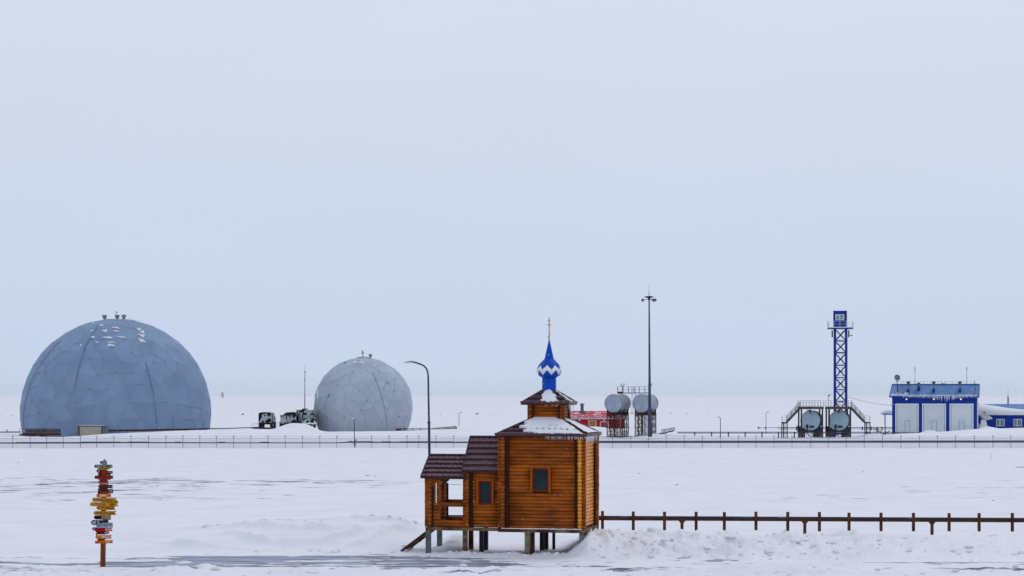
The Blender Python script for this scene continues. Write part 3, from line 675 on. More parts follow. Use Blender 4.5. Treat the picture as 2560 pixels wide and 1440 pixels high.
# ------------------------------------------------------------------ signpost with direction boards
fr = Fr(257, 1416, 58.35)
sp_o = empty('signpost', fr.o, 'wooden post crowded with yellow, red and black arrow boards', 'signpost')
b0 = fr.p(257, 1424); t0 = fr.p(261, 1165)
postm = mat('stained_post_wood', tg(112, 62, 16), .6, c2=tg(60, 30, 12), scale=5, stretch=(3, 3, .5), bump=.3)
mb = MB(); mb.bar(b0, t0, .13, .13); mb.build('post', postm, sp_o)
capm = mat('grey_log_cap', tg(112, 116, 126), .7, c2=tg(84, 88, 98), scale=8)
mb = MB(); c = fr.p(261.5, 1165); mb.lathe([(.075, -.12), (.075, .10), (.05, .16), (.01, .2)], 12, c); mb.build('post_cap', capm, sp_o)
mb = MB(); c = fr.p(268, 1293); mb.lathe([(.11, -.08), (.11, .09)], 12, c); c = fr.p(258, 1293); mb.lathe([(.08, -.08), (.08, .09)], 12, c); mb.build('log_collar', mat('beige_log', tg(132, 116, 96), .7, c2=tg(100, 84, 62), scale=6), sp_o)
SGC = dict(y=(206, 142, 24), o=(226, 112, 10), r=(150, 28, 10), R=(182, 10, 10), b=(98, 26, 10), k=(16, 18, 32), w=(166, 180, 204), g=(84, 88, 100), t=(150, 118, 30))
def smat(k):
    c = tuple(int(v*.86) for v in SGC[k]); return mat('sign_paint_'+{'y': 'yellow', 'o': 'orange', 'r': 'brick_red', 'R': 'red', 'b': 'brown_red', 'k': 'black', 'w': 'pale', 'g': 'grey', 't': 'ochre'}[k], tg(*c), .5, c2=tg(*[int(x*.72) for x in c]), scale=14, stretch=(.6, 1, 1))
txw = mat('white_lettering', tg(214, 216, 222), .6); txd = mat('dark_lettering', tg(60, 46, 34), .6); txb = mat('blue_lettering', tg(40, 48, 120), .6); txg = mat('grey_lettering', tg(104, 92, 84), .6)
def add_text(s, x0, x1, zc, h, y, m, parent, tilt=0):
    cu_ = bpy.data.curves.new('lettering', 'FONT'); cu_.body = s; cu_.size = 1; cu_.align_x = 'CENTER'; cu_.align_y = 'CENTER'
    to = bpy.data.objects.new('lettering_src', cu_); C.objects.link(to); bpy.context.view_layer.update()
    dg = bpy.context.evaluated_depsgraph_get(); me = bpy.data.meshes.new_from_object(to.evaluated_get(dg)); bpy.data.objects.remove(to)
    co = np.zeros(len(me.vertices)*3); me.vertices.foreach_get('co', co); co = co.reshape(-1, 3)
    if not len(co): return
    mn, mxx = co.min(0), co.max(0); sx = (x1-x0)/(mxx[0]-mn[0]); sz = h/(mxx[1]-mn[1])
    X = (co[:, 0]-(mn[0]+mxx[0])/2)*sx; Z = (co[:, 1]-(mn[1]+mxx[1])/2)*sz; ct, st = math.cos(tilt), math.sin(tilt)
    nc = np.stack([(x0+x1)/2+X*ct-Z*st, np.full(len(co), y), zc+X*st+Z*ct], -1); me.vertices.foreach_set('co', nc.ravel()); me.materials.clear(); me.materials.append(m); me.update()
    o = bpy.data.objects.new('lettering', me); C.objects.link(o); o.parent = parent
def board(x0, x1, y0, y1, k, kind, lay, tilt=0, txt=None, marks=None, label=None):
    """x0..x1, y0..y1 in photo pixels; kind: L point left, R notch right, S swallowtail, B plain; lay = depth layer"""
    X0, X1, Z0, Z1 = fr.X(x0), fr.X(x1), fr.Z(y1), fr.Z(y0); h = Z1-Z0; zm = (Z0+Z1)/2; q = h*.45
    pts = []
    if 'L' in kind: pts += [(X0+q*.9, Z0), (X0, zm), (X0+q*.9, Z1)]
    elif 'l' in kind: pts += [(X0+q*.5, Z0), (X0, Z0+h*.3), (X0, Z0+h*.7), (X0+q*.5, Z1)]
    else: pts += [(X0, Z0), (X0, Z1)]
    if 'S' in kind: pts += [(X1, Z1), (X1-q*.9, zm), (X1, Z0)]
    elif 'A' in kind: pts += [(X1-q*1.2, Z1), (X1, zm), (X1-q*1.2, Z0)]
    else: pts += [(X1, Z1), (X1, Z0)]
    cx, cz = (X0+X1)/2, zm; ct, st = math.cos(tilt), math.sin(tilt)
    pts = [(cx+(a-cx)*ct-(b-cz)*st, cz+(a-cx)*st+(b-cz)*ct) for a, b in pts]
    Y = -.075-.03*lay if lay >= 0 else .075-.03*lay
    mb = MB(); mb.prism(pts, Y, Y+.022); o = mb.build('sign_board', smat(k), sp_o, label=label)
    if txt:
        for s, a, b, m in txt: add_text(s, fr.X(a), fr.X(b), zm+(fr.X((a+b)/2)-cx)*math.tan(tilt), h*.62, Y-.003, m, o, tilt)
    if marks:     # lettering too small to read in the photo: short painted strokes
        mm = MB(); a, b, m = marks; x = fr.X(a)
        while x < fr.X(b):
            wd = random.uniform(.012, .03); zz = zm+(x-cx)*math.tan(tilt)
            if random.random() < .85:
                kk = random.random()
                mm.box(x, x+.007, Y-.003, Y-.0005, zz-h*.28, zz+h*.28)
                if kk < .6: mm.box(x+.007, x+wd, Y-.003, Y-.0005, zz+h*(.2 if kk < .3 else -.04), zz+h*(.28 if kk < .3 else .04))
                if kk > .35: mm.box(x+wd, x+wd+.007, Y-.003, Y-.0005, zz-h*.28, zz+h*.26)
            x += wd+.016
        mm.build('lettering', m, o)
    return o
B = board
B(248, 258, 1153, 1160, 'g', 'l', -1)
B(233, 279, 1162, 1170, 'k', 'L', -1, marks=(238, 278, txw), label='narrow black arrow board below the cap')
B(249, 277, 1167, 1173.5, 't', 'A', 0)
B(238, 262, 1171, 1184.5, 'b', 'L', -2, txt=[('П', 244, 254, txw)])
B(256, 271, 1176, 1186, 'r', 'B', 0); B(266, 279, 1178, 1185, 'k', 'B', -2, marks=(268, 278, txw))
B(242, 274, 1184, 1191, 'k', 'l', -2, marks=(244, 273, txw)); B(242, 274, 1193, 1200, 'k', 'l', -2, marks=(244, 273, txw))
B(237, 284, 1188.5, 1197, 'r', 'L', 1, marks=(245, 275, txd), label='long brick red arrow board')
B(242, 262, 1200.5, 1211.5, 'k', 'L', -2, txt=[('36', 245, 254, txw)])
B(252, 273, 1198, 1206, 'r', 'A', 1, marks=(256, 270, txd)); B(253, 273, 1205, 1212, 'r', 'A', 0, marks=(256, 270, txw))
B(243, 260, 1212.5, 1220.5, 'k', 'l', -2, marks=(244, 252, txw)); B(249, 272, 1212, 1219, 'b', 'B', 1, marks=(252, 270, txd)); B(264, 279, 1212.5, 1221.5, 'k', 'B', -2, marks=(270, 279, txw))
B(250, 270, 1219.5, 1227, 'b', 'B', 0); B(242, 256, 1221.5, 1227.5, 'k', 'L', -1); B(251, 272, 1227, 1233.5, 'b', 'B', 1, marks=(252, 270, txg))
B(242, 254, 1228, 1235, 'k', 'B', -2, marks=(244, 252, txw)); B(264, 280, 1223.5, 1233.5, 'b', 'B', -3, marks=(269, 279, txw))
B(243, 279, 1233.5, 1242.5, 'o', 'l', 1, tilt=.03, marks=(252, 268, txw), label='bright orange board with hand lettering'); B(241, 262, 1237, 1244, 'b', 'l', -1)
B(231, 293, 1244, 1254, 'y', 'LS', 1, marks=(238, 268, txg), label='long yellow board with a forked tail'); B(226, 299, 1255, 1265, 'y', 'LS', 2, tilt=.0, marks=(233, 272, txg), label='longest yellow board with pointed head')
B(258, 297, 1248, 1260, 'y', 'A', 0)
B(242, 291, 1264.5, 1274.5, 'y', 'LS', 1, marks=(248, 274, txd)); B(235, 293, 1277, 1287, 'y', 'LS', 1, marks=(243, 272, txd))
for i, (a, b, y) in enumerate(((271, 284, 1249.5), (278, 289, 1260.5), (277, 287, 1270), (276, 289, 1282.5))):
    mm = MB(); x = a
    while x < b: mm.box(fr.X(x), fr.X(x+1.6), -.17, -.165 if i != 1 else -.166, fr.Z(y+2.2-random.random()), fr.Z(y-2+random.random()*1.5)); x += 2.3
    mm.build('lettering', txd, sp_o)
B(235, 254, 1288, 1298, 'k', 'L', 0, label='short plain black arrow board'); 
B(228, 262, 1299.5, 1312, 'k', 'L', 1, txt=[('50', 232, 242, txw), ('5', 245, 251, txw)], label='black arrow board with bold white numerals')
B(252, 273, 1298.5, 1306.5, 'k', 'B', 2, marks=(257, 271, txg))
B(242, 285, 1306.5, 1318, 'w', 'L', 3, tilt=.06, txt=[('САНКТ-ПЕТЕРБУРГ', 246, 273, txb), ('км', 275, 282, txb)], label='tilted pale board lettered in Cyrillic')
B(231, 250, 1318, 1325.5, 'k', 'L', 0, marks=(234, 240, txw)); B(239, 284, 1318.5, 1327.5, 'R', 'lS', 2, tilt=.03, marks=(266, 280, txw), label='bright red forked board')
B(236, 256, 1325, 1332, 'k', 'L', -1); B(246, 274, 1328, 1334, 'b', 'B', 1, marks=(264, 273, txw)); B(237, 262, 1332, 1341, 'k', 'L', -1)
B(240, 282, 1337, 1346, 'o', 'LS', 2, tilt=.03, marks=(252, 276, txw)); B(239, 285, 1350.5, 1358, 'o', 'lS', 1, tilt=.03, marks=(264, 276, txw)); B(242, 258, 1347, 1353, 'k', 'l', -1)
mb = MB(); mb.box(fr.X(246), fr.X(278), -.17, -.07, fr.Z(1337), fr.Z(1335.2)); mb.box(fr.X(242), fr.X(259), -.17, -.07, fr.Z(1299.5), fr.Z(1298.3)); mb.box(fr.X(264), fr.X(279), -.13, -.07, fr.Z(1350), fr.Z(1347.5)); mb.build('settled_snow', snow, sp_o)

# ------------------------------------------------------------------ brown pipe rack behind the chapel
DR = 74.0; frk = Fr(1800, 1300, DR)
rk = empty('pipe_rack', frk.o, 'rust brown pipe run with short crosspieces behind the chapel', 'pipe rack')
railt = mat('dark_slate_pipe', tg(34, 40, 56), .5, c2=tg(52, 50, 58), scale=1.2)
Xa, Xb = frk.X(1119), frk.X(2760)
def zr(x): return frk.Z(1289.5+(x-1500)*5.2/1060)
mb = MB(); s0, s1 = Vector((Xa, 0, zr(1119)-.045)), Vector((Xb, 0, zr(2760)-.045)); mb.tube(s0, s1, .048, n=12); mb.build('pipe', railt, rk)
mb = MB(); mb.bar(s0+Vector((0, .0, -.085)), s1+Vector((0, .0, -.085)), .07, .075); mb.build('beam', rust, rk)
for x in (1506, 1583, 1661, 1740, 1810.5, 1889.5, 1969, 2048, 2122, 2202, 2283, 2372, 2447, 2530, 2610, 2690):
    zz = zr(x); mb = MB(); X_ = frk.X(x); mb.box(X_-.055, X_+.055, -.075, -.02, zz-.52+random.uniform(-.02, .02) if x > 1510 else zz-.5, zz+.175+random.uniform(-.012, .012))
    mb.box(X_-.065, X_+.065, -.10, -.075, zz-.13, zz-.10); mb.build('crosspiece', rust, rk)
for x in (1705, 2012, 2330, 2640):
    zz = zr(x)-.16; X_ = frk.X(x); mb = MB(); mb.prism([(X_-.055, -1.6), (X_+.055, -1.6), (X_+.055, zz-.1), (X_+.12, zz-.02), (X_+.12, zz+.03), (X_-.12, zz+.03), (X_-.12, zz-.02), (X_-.055, zz-.1)], -.03, .03); mb.build('stanchion', rust, rk)
for x in (1560, 1868, 1955, 2280):
    mb = MB(); zz = zr(x); mb.box(frk.X(x-11), frk.X(x+9), -.056, -.046, zz-.045, zz-.012); mb.build('marker_plate', steel, rk)

# ------------------------------------------------------------------ street lamp behind the chapel porch
fl = Fr(1075.5, 1274, 100.0); g0 = G(fl.o.x, 100.0); sl_o = empty('street_lamp', (fl.o.x, 100.0, g0), 'grey curved-arm street lamp rising behind the porch roof', 'street lamp')
fl.y0 = HY+F*(EYE-g0)/100.0
mb = MB(); mb.tube((0, 0, -.3), fl.p(1072.5, 1055), .075, .062, 12); mb.tube(fl.p(1072.5, 1055), fl.p(1070.5, 940), .05, .045, 12); mb.lathe([(.08, -.05), (.08, .05)], 12, fl.p(1072.4, 1056)); mb.build('pole', steel if False else mat('dark_grey_steel', tg(48, 58, 74), .5, scale=2), sl_o, smooth=False)
pts = [fl.p(1070.5, 942), fl.p(1069.5, 932), fl.p(1066.5, 922), fl.p(1060, 914.5), fl.p(1050, 910), fl.p(1040, 906.5), fl.p(1030, 904.5)]
mb = MB(); mb.path(pts, .04, 8); mb.build('arm', _m['dark_grey_steel'], sl_o)
mb = MB(); mb.prism([(fl.X(1009), fl.Z(907.2)), (fl.X(1012), fl.Z(904.8)), (fl.X(1024), fl.Z(902.4)), (fl.X(1031), fl.Z(902)), (fl.X(1031), fl.Z(906.5)), (fl.X(1024), fl.Z(906.8))], -.12, .12); mb.build('lamp_head', beige, sl_o)

# ------------------------------------------------------------------ radar domes
def geodesic(n, R, zcut, jit, seed, rot):
    rs = np.random.RandomState(seed); t = (1+5**.5)/2
    V = [(-1, t, 0), (1, t, 0), (-1, -t, 0), (1, -t, 0), (0, -1, t), (0, 1, t), (0, -1, -t), (0, 1, -t), (t, 0, -1), (t, 0, 1), (-t, 0, -1), (-t, 0, 1)]
    Fc = [(0, 11, 5), (0, 5, 1), (0, 1, 7), (0, 7, 10), (0, 10, 11), (1, 5, 9), (5, 11, 4), (11, 10, 2), (10, 7, 6), (7, 1, 8), (3, 9, 4), (3, 4, 2), (3, 2, 6), (3, 6, 8), (3, 8, 9), (4, 9, 5), (2, 4, 11), (6, 2, 10), (8, 6, 7), (9, 8, 1)]
    Mr = Matrix.Rotation(rot[0], 3, 'X') @ Matrix.Rotation(rot[1], 3, 'Y') @ Matrix.Rotation(rot[2], 3, 'Z')
    pts = {}; out = []; faces = []
    def key(p): return (round(p.x, 4), round(p.y, 4), round(p.z, 4))
    def gi(p):
        p = p.normalized(); k = key(p)
        if k not in pts:
            pts[k] = len(out); out.append(p)
        return pts[k]
    for a, b, c in Fc:
        a, b, c = Vector(V[a]), Vector(V[b]), Vector(V[c]); g = {}
        for i in range(n+1):
            for j in range(n+1-i): g[i, j] = gi((a*(n-i-j)+b*i+c*j)/n)
        for i in range(n):
            for j in range(n-i):
                faces.append((g[i, j], g[i+1, j], g[i, j+1]))
                if i+j < n-1: faces.append((g[i+1, j], g[i+1, j+1], g[i, j+1]))
    o2 = []
    for p in out:
        q = (p + Vector(rs.randn(3)*jit*1.05/n)).normalized(); q = Mr @ q; o2.append(q*R*(1-abs(rs.randn())*.0028))
    faces = [f for f in faces if max(o2[i].z for i in f) > zcut]
    return o2, faces
def dome(fr_, R, zc, n, seed, m, label, rot, seam_m, seamf=.14, pk=1.0):
    root = empty('radar_dome', fr_.o, label, 'radar dome', group=None)
    V, Fc = geodesic(n, R, -zc-2.5, .13, seed, rot); mb = MB(); rs = random.Random(seed)
    V = [v+Vector((0, 0, zc)) for v in V]; mb.add(V, Fc)
    mb.t = [rs.random()**1.0 for _ in mb.t]
    used = set(i for f in Fc for i in f); c0 = Vector((0, 0, zc))
    es = set()
    for f in Fc:
        for a, b in ((f[0], f[1]), (f[1], f[2]), (f[2], f[0])): es.add((min(a, b), max(a, b)))
    for a, b in sorted(es):
        if rs.random() > seamf: continue   # raised seam strips along the panel joints
        nrm = ((V[a]+V[b])/2-c0).normalized(); d = (V[b]-V[a]).normalized(); sd = nrm.cross(d)*(.028 if rs.random() < .85 else .06)
        A_, B_ = V[a]+nrm*.02, V[b]+nrm*.02; mb.add([A_-sd, B_-sd, B_+sd, A_+sd], [(0, 1, 2, 3)], 2, .5)
    for i in sorted(used):    # bolted joint plates, some gone rusty
        if rs.random() < .78:
            nrm = (V[i]-c0).normalized(); a = nrm.orthogonal().normalized(); b = nrm.cross(a); r = rs.uniform(.10, .24)*pk
            mb.add([V[i]+nrm*.05+(a*math.cos(k*math.pi/3)+b*math.sin(k*math.pi/3))*r for k in range(6)], [(0, 1, 2, 3, 4, 5)], 1, rs.random())
    mb.build('shell', [m, rustspot, seam_m], root, fixn=False); return root
def fan_unit(root, x, z, m, k=1.0):
    mb = MB(); mb.tube((x, 0, z), (x, 0, z+.45*k), .3*k, .3*k, 8); mb.box(x-.42*k, x+.42*k, -.42*k, .42*k, z+.42*k, z+.95*k); mb.build('fan_housing', m, root)
fgrey = mat('grey_fan_casing', tg(134, 138, 150), .5, c2=tg(90, 92, 100), scale=2)
dA = Fr(291, 1085, 380.0); RA = 235.3*dA.s; zcA = dA.Z(1031.5)
rA = dome(dA, RA, zcA, 7, 3, domeA, 'larger blue-grey faceted radar dome at the left', (.3, .2, .5), seamA)
for x in (261.5, 293, 309.5): fan_unit(rA, dA.X(x), dA.Z(798.5 if x < 300 else 798), fgrey, .9)
mb = MB(); mb.tube((dA.X(291.5), 0, dA.Z(792)), (dA.X(291.5), 0, dA.Z(778)), .05); mb.tube((dA.X(288.5), 0, dA.Z(781)), (dA.X(295), 0, dA.Z(781)), .04); mb.tube((dA.X(288.5), 0, dA.Z(781)), (dA.X(288.5), 0, dA.Z(777.5)), .05); mb.build('weather_mast', fgrey, rA)
def cable(root, az, R, zc, el0, el1, curve=0.0, r=.05):
    pts = []
    for k in range(25):
        el = el0+(el1-el0)*k/24; a = az+curve*math.sin(el)
        pts.append(Vector((R*math.cos(el)*math.sin(a), -R*math.cos(el)*math.cos(a), zc+R*math.sin(el))))
    mb = MB(); mb.path(pts, r, 5); mb.build('cable', cablem, root)
for az, cv, e0, e1_ in ((-.25, .02, .25, 1.1), (.60, -.1, -.2, .55), (-1.02, .25, -.15, .85)): cable(rA, az, RA+.09, zcA, e0, e1_, cv)
def dome_snow(root, Fx, R, zc, lst):
    for x, y, rx, rz in lst:
        X, Z = Fx.X(x), Fx.Z(y)-zc; q = R*R-X*X-Z*Z
        if q < 0: q = 1
        c = Vector((X, -math.sqrt(q), Z)); n = c.normalized(); a = Vector((1, 0, 0)); a = (a-n*a.dot(n)).normalized(); b = n.cross(a)
        k1, k2 = rx*Fx.s, rz*Fx.s/max(.25, abs(b.z)); vs = []; nn = 14
        for ring, hh in ((1, -.05), (.6, .13), (0, .16)):
            for i in range(nn):
                t = 2*math.pi*i/nn; w_ = ring*(1+.4*math.sin(3*t+x)+.25*math.sin(5*t+y))
                vs.append(c+Vector((0, 0, zc))+a*k1*w_*math.cos(t)+b*k2*w_*math.sin(t)+n*hh)
        fs = [(r_*nn+i, r_*nn+(i+1) % nn, (r_+1)*nn+(i+1) % nn, (r_+1)*nn+i) for r_ in range(2) for i in range(nn)]
        mb = MB(); mb.add(vs, fs, 0, .5); mb.build('snow_patch', snow, root, smooth=True, fixn=False)
dome_snow(rA, dA, RA, zcA, [(274, 817, 4, 1.6), (288, 831, 6, 2.4), (312, 823, 9, 1.3), (315, 832, 6, 1.2), (262, 847, 5, 2), (300, 848, 12, 2.1), (332, 847, 11, 1), (311, 860, 9, 1), (310, 867, 9, 2.6), (364, 826, 5, 2.2), (374, 833, 5, 3), (376, 842, 7, 3), (377, 854, 6, 3.5), (248, 811, 3, 1), (254, 831, 4, 1), (276, 860, 4, 1), (340, 800, 16, 1.4), (322, 799, 6, .8), (237, 867, 2, 2.6), (384, 858, 3, 2)])
dB = Fr(908, 1081, 372.0); RB = 125.0*dB.s; zcB = dB.Z(1018)
rB = dome(dB, RB, zcB, 5, 9, domeB, 'smaller pale grey faceted radar dome near the centre', (.5, 1.2, .1), mat('pale_dome_seam', tg(146, 156, 174), .6), .14, .72)
fan_unit(rB, dB.X(926), dB.Z(894), fgrey, .7)
mb = MB(); mb.tube((dB.X(907), 0, dB.Z(895)), (dB.X(907), 0, dB.Z(876)), .06); mb.tube((dB.X(904.5), 0, dB.Z(884)), (dB.X(909.5), 0, dB.Z(884)), .04); mb.tube((dB.X(904.5), 0, dB.Z(884)), (dB.X(904.5), 0, dB.Z(876)), .04); mb.tube((dB.X(909.2), 0, dB.Z(884)), (dB.X(909.2), 0, dB.Z(880)), .04)
mb.tube((dB.X(892), -.6, dB.Z(894.5)), (dB.X(912), -.6, dB.Z(892)), .05); mb.tube((dB.X(912), -.6, dB.Z(892)), (dB.X(938), -.6, dB.Z(899)), .05); mb.build('weather_mast', darksteel, rB)
cable(rB, .50, RB+.09, zcB, -.45, .75, -.25, .04)
slot = mat('dark_slot', tg(60, 66, 88), .7)
for x0, y0, x1, y1 in ((827, 994, 834, 986), (864, 909, 869, 905), (972, 958.5, 979, 957)):
    mb = MB(); pp = []
    for x, y in ((x0, y0), (x1, y1)):
        X, Z = dB.X(x), dB.Z(y)-zcB; c = Vector((X, -math.sqrt(max(RB*RB-X*X-Z*Z, .5)), Z)); pp.append(c*1.004+Vector((0, 0, zcB)))
    mb.bar(pp[0], pp[1], .12, .06); mb.build('panel_slot', slot, rB)
dome_snow(rB, dB, RB, zcB, [(892, 907, 6, 1.2), (908, 907, 7, 1.3), (940, 914, 3, 1.5), (800, 986, 1.5, 9)])

# platform with railing in front of the larger dome, entrance frame, low rails
def rail(mb, pts, h, post_every, rp=.03, lines=(1.0,), post_w=.05, fill=0, kick=0):
    for a, b in zip(pts, pts[1:]):
        a, b = Vector(a), Vector(b); L_ = (b-a).length; n = max(1, round(L_/post_every))
        for l in lines: mb.bar(a+Vector((0, 0, h*l)), b+Vector((0, 0, h*l)), rp*1.6)
        for i in range(n+1): q = a.lerp(b, i/n); mb.bar(q, q+Vector((0, 0, h)), post_w)
        if fill:
            m_ = int(L_/fill)
            for i in range(1, m_): q = a.lerp(b, i/m_); mb.bar(q, q+Vector((0, 0, h)), rp)
fp = Fr(100, 1090, 356.0)
pf = empty('access_platform', fp.o, 'rusty railed platform in front of the larger dome', 'platform')
mb = MB(); mb.box(fp.X(49), fp.X(151), -.2, 1.0, fp.Z(1089), fp.Z(1085)); mb.box(fp.X(66), fp.X(88), -.1, .3, fp.Z(1096), fp.Z(1089)); mb.box(fp.X(99), fp.X(116), -.1, .3, fp.Z(1096), fp.Z(1089)); mb.build('deck', rust, pf)
mb = MB(); rail(mb, [fp.p(49, 1085, -.2), fp.p(151, 1084, -.2)], fp.Z(1071.5)-fp.Z(1085), .55, .03, (1.0,), .05); mb.box(fp.X(58), fp.X(151), -.26, -.2, fp.Z(1085), fp.Z(1082.5)); mb.build('railing', rust_dark, pf)
mb = MB(); pnt = mat('weathered_mesh_panel', tg(92, 92, 104), .7, c2=tg(60, 60, 76), scale=1.5); mb.box(fp.X(60), fp.X(149), .8, .86, fp.Z(1082), fp.Z(1072.5)); mb.build('mesh_panel', pnt, pf)
fe = Fr(226, 1085, 360.0)
en = empty('dome_entrance', fe.o, 'beige sheeted entrance with rusty frame at the larger dome foot', 'entrance')
mb = MB(); mb.box(fe.X(199), fe.X(254), 0, 2.5, fe.Z(1092), fe.Z(1066)); mb.build('sheeting', beige, en)
mb = MB(); mb.box(fe.X(196), fe.X(199), -.1, .2, fe.Z(1092), fe.Z(1066)); mb.box(fe.X(254), fe.X(257), -.1, .2, fe.Z(1092), fe.Z(1066)); mb.box(fe.X(195), fe.X(258), -.15, 2.6, fe.Z(1066), fe.Z(1064)); mb.build('frame', rust, en)
mb = MB(); mb.box(fe.X(194.5), fe.X(258.5), -.2, 2.6, fe.Z(1064), fe.Z(1063.2)); mb.build('snow_cap', snow, en)
f2 = Fr(370, 1080, 352.0)
e3 = empty('cable_rack', f2.o, 'low dark cable rack running below the larger dome', 'cable rack')
mb = MB(); mb.bar(f2.p(271, 1077), f2.p(520, 1072.5), .15, .3); mb.bar(f2.p(271, 1074.5), f2.p(480, 1072.5), .06); mb.build('tray', rust_dark, e3)
mb = MB()
for x in range(276, 480, 21): mb.bar(f2.p(x, 1083), f2.p(x, 1074), .1)
mb.build('supports', rust_dark, e3)
f2 = Fr(575, 1080, 372.0)
e3 = empty('cable_rack', f2.o, 'thin dark cable rack between the larger dome and the trucks', 'cable rack')
mb = MB(); mb.bar(f2.p(518, 1071.5), f2.p(560, 1071.5), .12, .15); mb.bar(f2.p(560, 1071.5), f2.p(625, 1069), .12, .15); mb.bar(f2.p(625, 1069), f2.p(650, 1068), .12, .15); mb.build('tray', rust_dark, e3)
mb = MB(); 
for x in (524, 540, 556, 575, 590, 612, 630): mb.bar(f2.p(x, 1080), f2.p(x, 1070), .09)
mb.build('supports', rust_dark, e3)
f2 = Fr(25, 1085, 372.0)
e3 = empty('cable_rack', f2.o, 'thin dark cable rack at the left picture edge', 'cable rack')
mb = MB(); mb.bar(f2.p(-120, 1080.5), f2.p(52, 1080), .12, .2); mb.bar(f2.p(17, 1080), f2.p(18.5, 1073.5), .12); mb.build('tray', darksteel, e3)

# ------------------------------------------------------------------ trucks in winter camouflage
def wheel(mb, c, r, w_): mb.tube(Vector(c)+Vector((-w_/2, 0, 0)), Vector(c)+Vector((w_/2, 0, 0)), r, r, 14)
def truck_box(px0, px1, ytop, ybot, d, rz, label, L_=4.0, roundtop=False):
    f = Fr((px0+px1)/2, ybot, d); root = empty('army_truck', f.o, label, 'truck', rz, 'camouflaged trucks by the smaller dome')
    W2 = 1.16; ht = f.Z(ytop); zb = ht*.36
    mb = MB()
    if roundtop: mb.prism([(-W2, zb), (W2, zb), (W2, ht*.86), (W2*.75, ht*.97), (W2*.3, ht), (-W2*.3, ht), (-W2*.75, ht*.97), (-W2, ht*.86)], 0, L_)
    else: mb.prism([(-W2, zb), (W2, zb), (W2, ht*.9), (W2*.86, ht*.96), (W2*.4, ht), (-W2*.5, ht), (-W2*.88, ht*.96), (-W2, ht*.9)], 0, L_)
    bd = mb.build('body', camo, root)
    mb = MB(); mb.box(-W2*.55, W2*.25, -.03, 0, zb+.1, ht*.84); mb.bar((-W2*.55, -.05, zb+.6), (W2*.25, -.05, zb+.6), .04); mb.build('rear_door', camo, root)
    mb = MB(); mb.box(-.5, .5, .1, L_+1.6, zb-.32, zb-.02); mb.box(-W2, W2, .02, .15, zb-.35, zb-.1); mb.bar((-1.1, 0, zb-.3), (-1.1, 0, .3), .05); mb.bar((1.1, 0, zb-.3), (1.1, 0, .3), .05); mb.build('chassis', black, root)
    for y in (1.2, 2.5, L_+1.0):
        for s in (-1, 1):
            mb = MB(); wheel(mb, (s*1.05, y, .58), .58, .38); wo_ = mb.build('wheel', black, root)
            mb = MB(); wheel(mb, (s*1.06, y, .58), .22, .40); mb.build('rim', fgrey, wo_)
    mb = MB(); mb.prism([(-W2*.92, zb), (W2*.92, zb), (W2*.92, ht*.7), (W2*.8, ht*.78), (-W2*.8, ht*.78), (-W2*.92, ht*.7)], L_+.15, L_+2.0); mb.build('cab', camo, root)
    return root
truck_box(647, 677, 1030.5, 1071, 362, -.03, 'white and black camouflaged box truck, leftmost of the three')
truck_box(713, 736, 1030, 1074, 366, -.07, 'camouflaged truck with rounded box body behind the snow heap', roundtop=True)
f = Fr(728, 1072, 360); root = empty('trailer', Fr(707, 1078, 360).o, 'camouflaged trailer box beside the round-bodied truck', 'trailer', .05)
mb = MB(); mb.box(-.45, .45, 0, 1.5, 1.4, 2.9); mb.build('body', camo, root); mb = MB(); mb.box(-.6, -.45, -.2, .2, 0, 1.7); mb.box(-.45, .45, .1, 1.4, .9, 1.4); mb.build('frame', black, root)
for s in (-.4, .4):
    mb = MB(); wheel(mb, (s, .9, .5), .5, .3); mb.build('wheel', black, root)
f = Fr(774, 1070, 362); root = empty('army_truck', f.o, 'camouflaged bonneted truck half hidden by the smaller dome', 'truck', .25, 'camouflaged trucks by the smaller dome')
mb = MB(); mb.prism([(-1.2, .9), (1.2, .9), (1.2, 1.6), (-1.2, 1.6)], 0, 1.6); mb.build('bonnet', camo, root)
mb = MB(); mb.prism([(-1.15, .9), (1.15, .9), (1.15, 2.3), (1.0, 2.75), (-1.0, 2.75), (-1.15, 2.3)], 1.6, 3.2); cb = mb.build('cab', camo, root)
mb = MB(); mb.box(-.95, .95, 1.55, 1.6, 1.75, 2.35); mb.build('windscreen', glass_l, cb)
mb = MB(); mb.box(-1.25, 1.25, 3.4, 8, 1.2, 3.25); mb.lathe([(.6, 3.2), (.5, 3.5)], 10, (-.2, 4.5, 0)); mb.build('body', camo, root)
mb = MB(); mb.box(-1.3, 1.3, -.2, 0, .7, .95); mb.build('bumper', white, root); mb = MB(); mb.box(-.5, .5, 0, 7, .5, .9); mb.build('chassis', black, root)
for y in (.7, 4.6, 6.0):
    for s in (-1, 1):
        mb = MB(); wheel(mb, (s*1.0, y, .5), .55, .38); mb.build('wheel', black, root)
for s in (-.9, .9):
    mb = MB(); mb.tube((s, -.04, 1.2), (s, .05, 1.2), .14, .14, 10); mb.build('headlight', white, root)
f = Fr(690, 1075, 356); root = empty('loading_platform', f.o, 'low brown timber platform with railing under the trucks', 'platform')
mb = MB(); mb.prism([(f.X(612), f.Z(1069.2)), (f.X(650), f.Z(1068)), (f.X(700), f.Z(1070.5)), (f.X(697), f.Z(1073)), (f.X(686), f.Z(1076)), (f.X(640), f.Z(1073)), (f.X(630), f.Z(1070.6))], -.3, 1.5); mb.build('deck', rust_dark, root)
mb = MB(); rail(mb, [f.p(628, 1070, 1.4), f.p(765, 1068, 1.4)], f.Z(1058)-f.Z(1070), .45, .02, (1.0,), .035); mb.build('railing', darksteel, root)

